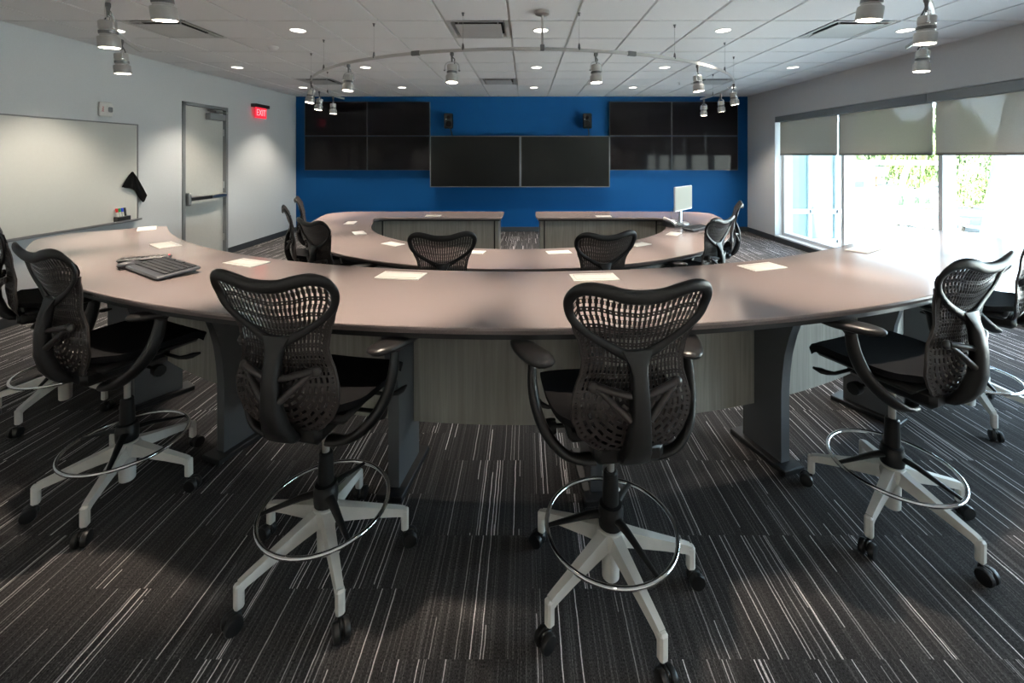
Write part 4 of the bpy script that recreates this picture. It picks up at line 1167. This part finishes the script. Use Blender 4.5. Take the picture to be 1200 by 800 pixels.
# monitor
mo_a = math.atan2(5.79 - 5.40, 2.227 - 1.864)
mo = thing('monitor', 'flat monitor with pale screen on the inner table', 'monitor', (2.045, 5.62, HI), mo_a)
MB().box((0, 0.0, 0.335), (0.53, 0.022, 0.315), 0.006).build('casing', 'silver_plastic', mo, smooth=False)
MB().box((0, -0.0125, 0.338), (0.508, 0.004, 0.29), 0.001).build('screen', 'monitor_screen', mo, smooth=False)  # panel has an even pale emission
MB().box((0, 0.03, 0.35), (0.22, 0.05, 0.18), 0.02).build('rear_housing', 'key_dark', mo)
MB().box((0, 0.035, 0.15), (0.06, 0.025, 0.30), 0.006).build('stand_post', 'silver_plastic', mo)
MB().slab([(0.13 * math.cos(2 * math.pi * k / 24), 0.03 + 0.095 * math.sin(2 * math.pi * k / 24)) for k in range(24)], 0.0, 0.014, top_in=0.006, top_h=0.005).build('stand_foot', 'silver_plastic', mo)
MB().tube(catmull([(-0.02, 0.06, 0.28), (-0.08, 0.12, 0.15), (-0.14, 0.10, 0.012), (-0.26, 0.12, 0.008), (-0.36, 0.20, 0.008)], 5), 0.004, 6).build('cable', 'key_dark', mo)
keyboard('keyboard', 'black keyboard below the monitor on the inner table', (2.05, 5.20, HI + 0.008), mo_a - R(8), 0.40, 0.15, R(4))
ph = thing('desk_phone', 'black and silver desk phone at the foot of the monitor', 'phone', (1.86, 5.42, HI), mo_a - R(20))
MB().extrude_profile([(-0.10, 0.0), (0.10, 0.0), (0.10, 0.075), (-0.10, 0.02)], (0, 1, 0), (0, 0, 1), (1, 0, 0), (0, 0, 0), 0.19).build('body', 'key_dark', ph, smooth=False)
hs = MB().tube([(-0.065, -0.09, 0.042), (-0.065, -0.03, 0.070), (-0.065, 0.04, 0.086), (-0.065, 0.10, 0.090)], [0.022, 0.016, 0.016, 0.024], 8).build('handset', 'silver_plastic', ph)
MB().box((0.03, 0.045, 0.066), (0.09, 0.05, 0.006), 0.002, (R(15), 0, 0)).build('display', 'silver_plastic', ph, smooth=False)
for k in range(3):
    for q in range(4): MB().box((0.005 + 0.025 * k, -0.075 + 0.022 * q, 0.031 + 0.006 * q), (0.016, 0.014, 0.006), 0.001, (R(15), 0, 0)).build('button', 'silver_plastic', ph, smooth=False)

# ------------------------------------------------------------------ outside, one storey down
GZ = -4.9
structure(MB().box((70, 60, GZ - 0.25), (240, 320, 0.5)).build('parking_lot', 'concrete', smooth=False), 'sunlit pale concrete car park outside')
structure(MB().box((XR + 0.11 + 0.05, 3.0, GZ / 2 - 0.06), (0.22, 16, -GZ - 0.12)).build('wall_outside', 'facade_white', smooth=False), 'white building face below the window')
structure(MB().box((0, 3.7, 4.4), (9.9, 11.6, 2.6)).build('sun_blocker', 'facade_white', smooth=False), 'unseen block added above the room to shade the wing outside')  # unseen mass added to keep direct sun off the glazed wing
def leaf_mesh(n, shape, size, seed):
    rr = random.Random(seed); vs = []; fs = []
    for _ in range(n):
        while True:
            p = Vector((rr.uniform(-1, 1), rr.uniform(-1, 1), rr.uniform(0, 1)))
            if shape == 'cone': ok = math.hypot(p.x, p.y) < (1 - p.z) ** 0.8 + 0.03 and math.hypot(p.x, p.y) > 0.45 * (1 - p.z)
            else: 
                q = Vector((p.x, p.y, p.z * 2 - 1)); ok = 0.45 < q.length < 1.0 + 0.12 * math.sin(7 * q.x + seed) * math.cos(6 * q.y)
            if ok: break
        a = Vector((rr.gauss(0, 1), rr.gauss(0, 1), rr.gauss(0, 1))).normalized(); c = a.orthogonal().normalized(); d = a.cross(c)
        s = size * rr.uniform(0.6, 1.3); k = len(vs)
        vs += [p + c * s, p + d * s * 0.7, p - c * s, p - d * s * 0.7]; fs.append((k, k + 1, k + 2, k + 3))
    b = MB().add(vs, fs)
    # solid core so that the crown is not see-through
    if shape == 'cone': b.lathe([(0.62, 0.02), (0.55, 0.2), (0.3, 0.6), (0.05, 0.95)], 10)
    else: b.sphere((0, 0, 0.5), (0.72, 0.72, 0.37), 12, 8)
    return b.mesh('crown', False)
LM = {('round', k): leaf_mesh(2600, 'round', 0.06, 11 + k) for k in range(2)}
LM[('cone', 0)] = leaf_mesh(2200, 'cone', 0.055, 31)
for (k, q), mn in (((('round', 0)), 'leaf_light'), (('round', 1), 'leaf_mid'), (('cone', 0), 'leaf_light')): LM[(k, q)].materials.append(MATS[mn])
cone_dark = LM[('cone', 0)].copy(); cone_dark.materials.clear(); cone_dark.materials.append(MATS['leaf_dark'])
def tree(name, label, x, y, w, h, me, group, trunk=0.18, dz=0.0):
    t = thing(name, label, 'tree' if 'tree' in name else 'bush', (x, y, GZ + dz), rnd.uniform(0, 6), group)
    c = link('crown', me, t); c.scale = (w, w, h * (1 - trunk)); c.location = (0, 0, h * trunk)
    MB().tube([(0, 0, 0), (0.0, 0, h * trunk), (0.05, 0, h * 0.6)], [0.03 * w + 0.05, 0.03 * w + 0.04, 0.03], 7).build('trunk', 'bark', t)
def dirp(px, Y): return ((px - 616) / 507 * Y, Y)
k = 0
TL = ['farthest left behind the glass wing', 'behind the sign', 'right of the slanted sign post', 'above the clipped bushes', 'at the second mullion', 'beside the conical tree']
for k in range(6):
    f_ = k / 5; x, y = 55 + 31 * f_, 86 - 26 * f_
    tree('broadleaf_tree', f'sunlit leafy tree in the distant row, {TL[k]}', x, y, 3.6, 10.5 + 1.2 * ((k * 7) % 3), LM[('round', k % 2)], 'row of distant trees', 0.05)
BL = ['tall hazy tree at the back behind the sign', 'tall hazy tree at the back between the mullions', 'tall hazy tree at the back near the second mullion', 'tall hazy tree at the back beside the slanted pier', 'tall hazy tree at the back farthest to the right']
for k in range(5):
    f_ = k / 4; x, y = 65 + 34 * f_, 98 - 29 * f_
    tree('background_tree', BL[k], x, y, 4.9, 15.5 + 1.0 * ((k * 5) % 3), LM[('round', 1)], 'tallest trees at the back', 0.05)
x, y = dirp(1139, 53); tree('conical_tree', 'light green cone-shaped tree behind the dark pickup truck', x, y, 2.6, 6.4, LM[('cone', 0)], None, 0.06)
for j_, px in enumerate((1056.5, 1074.5, 1087.5)):
    x, y = dirp(px, 54 - j_ * 1.0); tree('clipped_bush', ['left', 'middle', 'right'][j_] + ' one of three dark clipped cone bushes in the planting strip', x, y, 0.42, 1.55, cone_dark, 'clipped cone bushes', 0.02, 0.27)
# planting strip and hedge
x0, y0 = dirp(1040, 53.5); x1, y1 = dirp(1102, 50)
dx, dy = x1 - x0, y1 - y0; Ls = math.hypot(dx, dy); an = math.atan2(dy, dx)
hdg = thing('planting_strip', 'long green planting strip with low hedge in the car park', 'hedge', ((x0 + x1) / 2, (y0 + y1) / 2, GZ), an)
MB().box((0, 0, 0.08), (Ls, 2.6, 0.16), 0.04).build('kerb', 'kerb', hdg, smooth=False)
MB().box((0.6, 0, 0.20), (Ls - 2.0, 2.2, 0.12), 0.04).build('lawn', 'grass', hdg, smooth=False)
MB().box((-Ls / 2 + 0.7, 0, 0.19), (1.0, 2.0, 0.10), 0.03).build('mulch_bed', 'mulch', hdg, smooth=False)
hr = random.Random(5); b = MB()
for q in range(70):
    b.sphere((-Ls / 2 + 1.8 + (Ls - 2.6) * q / 69, hr.uniform(-0.3, 0.3), 0.45), (0.30, 0.40, hr.uniform(0.28, 0.42)), 7, 5)
b.build('hedge_plants', 'leaf_mid', hdg)
# bank of lawn and road climbing beyond
structure(MB().box((86, 96, GZ + 0.2), (150, 14, 0.5), 0.1, (0, 0, R(-38))).build('road_bank', 'concrete', smooth=False), 'pale road beyond the car park')

def car_mesh(parent, L, W, body_prof, cabin_prof, matb, wheel_x, wr):
    bd = MB().extrude_profile(body_prof, (1, 0, 0), (0, 0, 1), (0, 1, 0), (0, 0, 0), W).build('body', matb, parent, ang=30)
    MB().extrude_profile(cabin_prof, (1, 0, 0), (0, 0, 1), (0, 1, 0), (0, 0, 0), W * 0.86).build('cabin_glass', 'car_glass', parent, ang=30)
    for wx in wheel_x:
        for s in (-1, 1):
            wlh = MB().lathe([(0, -0.10), (wr, -0.10), (wr, 0.10), (0, 0.10)], 18, (wx, s * (W / 2 - 0.08), wr), (R(90), 0, 0)).build('wheel', 'tyre', parent)
            MB().lathe([(0, -0.01), (wr * 0.62, -0.01), (wr * 0.62, 0.01), (0, 0.01)], 14, (wx, s * (W / 2 + 0.022), wr), (R(90), 0, 0)).build('hubcap', 'alloy', wlh)
    return bd
def roof(parent, prof, W, matb): MB().extrude_profile(prof, (1, 0, 0), (0, 0, 1), (0, 1, 0), (0, 0, 0), W).build('roof', matb, parent, ang=30)
sedan_body = [(-2.25, 0.35), (2.2, 0.30), (2.28, 0.62), (2.0, 0.82), (1.0, 0.95), (-1.4, 0.98), (-2.2, 0.98), (-2.3, 0.7)]
sedan_cab = [(-1.75, 0.95), (1.05, 0.93), (0.35, 1.40), (-1.05, 1.42)]
sedan_roof = [(-1.10, 1.40), (0.38, 1.385), (0.25, 1.45), (-0.4, 1.48), (-1.0, 1.46)]
def sedan(label, x, y, rz):
    t = thing('sedan_car', label, 'car', (x, y, GZ), rz, 'white parked cars')
    bd = car_mesh(t, 4.6, 1.78, sedan_body, sedan_cab, 'car_white', (-1.35, 1.38), 0.33); roof(t, sedan_roof, 1.50, 'car_white')
    for xx in (-0.45,): MB().box((xx, 0, 1.18), (0.08, 1.56, 0.46)).build('pillar', 'car_white', t, smooth=False)
    for s in (-1, 1): MB().box((2.2, s * 0.65, 0.68), (0.10, 0.36, 0.12), 0.02).build('headlight', 'alloy', bd, smooth=False)
    for s in (-1, 1): MB().box((-2.25, s * 0.65, 0.82), (0.08, 0.36, 0.14), 0.02).build('tail_light', 'tail_red', bd, smooth=False)
ax, ay = 34.7, 39.9; bx, by = 35.2, 37.5
sedan('white sedan parked outside behind the middle window bay', 35.2, 38.7, math.atan2(ay - by, ax - bx))
pk = thing('pickup_truck', 'dark blue pickup truck outside, red tail light showing', 'truck', (39.2, 38.3, GZ), R(60))
bd = car_mesh(pk, 5.6, 1.95, [(-2.8, 0.5), (2.7, 0.45), (2.75, 0.95), (2.4, 1.12), (1.3, 1.18), (-0.5, 1.20), (-2.75, 1.20), (-2.85, 0.8)], [(-0.55, 1.18), (1.40, 1.16), (0.75, 1.75), (-0.40, 1.78)], 'car_dark', (-1.75, 1.75), 0.40)
roof(pk, [(-0.42, 1.76), (0.77, 1.735), (0.6, 1.81), (-0.35, 1.83)], 1.66, 'car_dark')
for s in (-1, 1): MB().box((-2.84, s * 0.85, 1.0), (0.10, 0.20, 0.34), 0.02).build('tail_light', 'tail_red', bd, smooth=False)
MB().box((-2.90, 0, 0.58), (0.16, 1.9, 0.18), 0.03).build('bumper', 'alloy', bd, smooth=False)
# distant showroom with a sign
X0, Yb = dirp(1008, 66)
bl_ = thing('showroom', 'white flat-roofed building with grey lettered sign far outside', 'building', (X0 + 1.0, Yb, GZ), R(-30))
MB().box((-4.6, 2.5, 2.6), (11, 6, 5.2), 0.05).build('wall', 'facade_white', bl_, smooth=False)
MB().box((-0.6, 0.5, 5.45), (17.5, 7.5, 0.55), 0.05).build('roof_canopy', 'facade_white', bl_, smooth=False)
MB().extrude_profile([(3.2, 0.0), (3.7, 0.0), (4.9, 5.2), (4.3, 5.2)], (1, 0, 0), (0, 0, 1), (0, 1, 0), (0, -1.0, 0), 0.6).build('slanted_post', 'facade_white', bl_, smooth=False)
sg = MB().box((0.1, -0.62, 4.15), (4.2, 0.2, 1.5), 0.03).build('sign_board', 'sign_grey', bl_, smooth=False)
MB().box((-2.0, -0.6, 1.5), (3.2, 0.12, 2.2), 0.02).build('shop_window', 'car_glass', bl_, smooth=False)
tx = text_mesh('lettering', 'drick', 1.35, 'sign_white', sg, 0.03); tx.location = (-0.25, -0.75, 4.13); tx.rotation_euler = (R(90), 0, 0)
# teal glazed wing of this building, square to the window wall
wg = thing('glazed_wing', 'teal-tinted glass wall of the building outside the far window bay', 'building', (5.12, 8.75, GZ), 0)
MB().box((0.78, 0.10, 4.8), (1.54, 0.16, 9.6)).build('glass_wall', 'facade_teal', wg, smooth=False)
for zz_ in (0.0, 1.7, 3.3, 4.75, 5.35, 7.2, 9.4): MB().box((0.78, 0.0, zz_ + 0.05), (1.54, 0.06, 0.09), 0.005).build('transom', 'facade_white', wg, smooth=False)
for xx in (0.05, 0.62, 1.16): MB().box((xx, 0.0, 4.8), (0.05, 0.06, 9.6), 0.005).build('fin', 'facade_white', wg, smooth=False)
# slanted white pier
pr = thing('slanted_pier', 'leaning white pier standing just outside the right window bay', 'pier', (6.2, 6.0, GZ), 0)
sl = -0.34 / 1.95
zz0, zz1 = 0.0, 8.6
def ypier(z): return 5.92 - 6.0 + sl * ((z + GZ) - 0.54)
vs = []; 
for z in (zz0, zz1):
    yy = ypier(z)
    vs += [(0, yy, z), (1.5, yy, z), (1.5, yy - 0.15, z), (0, yy - 0.15, z)]
MB().add(vs, [(3, 2, 1, 0), (4, 5, 6, 7), (0, 1, 5, 4), (1, 2, 6, 5), (2, 3, 7, 6), (3, 0, 4, 7)]).build('pier_shaft', 'facade_white', pr, smooth=False)
MB().box((0.75, ypier(8.6) - 0.07, 8.75), (1.9, 0.6, 0.3), 0.03).build('pier_head', 'facade_white', pr, smooth=False)
MB().box((0.75, ypier(0.0) - 0.07, 0.15), (1.9, 0.6, 0.3), 0.03).build('pier_foot', 'kerb', pr, smooth=False)
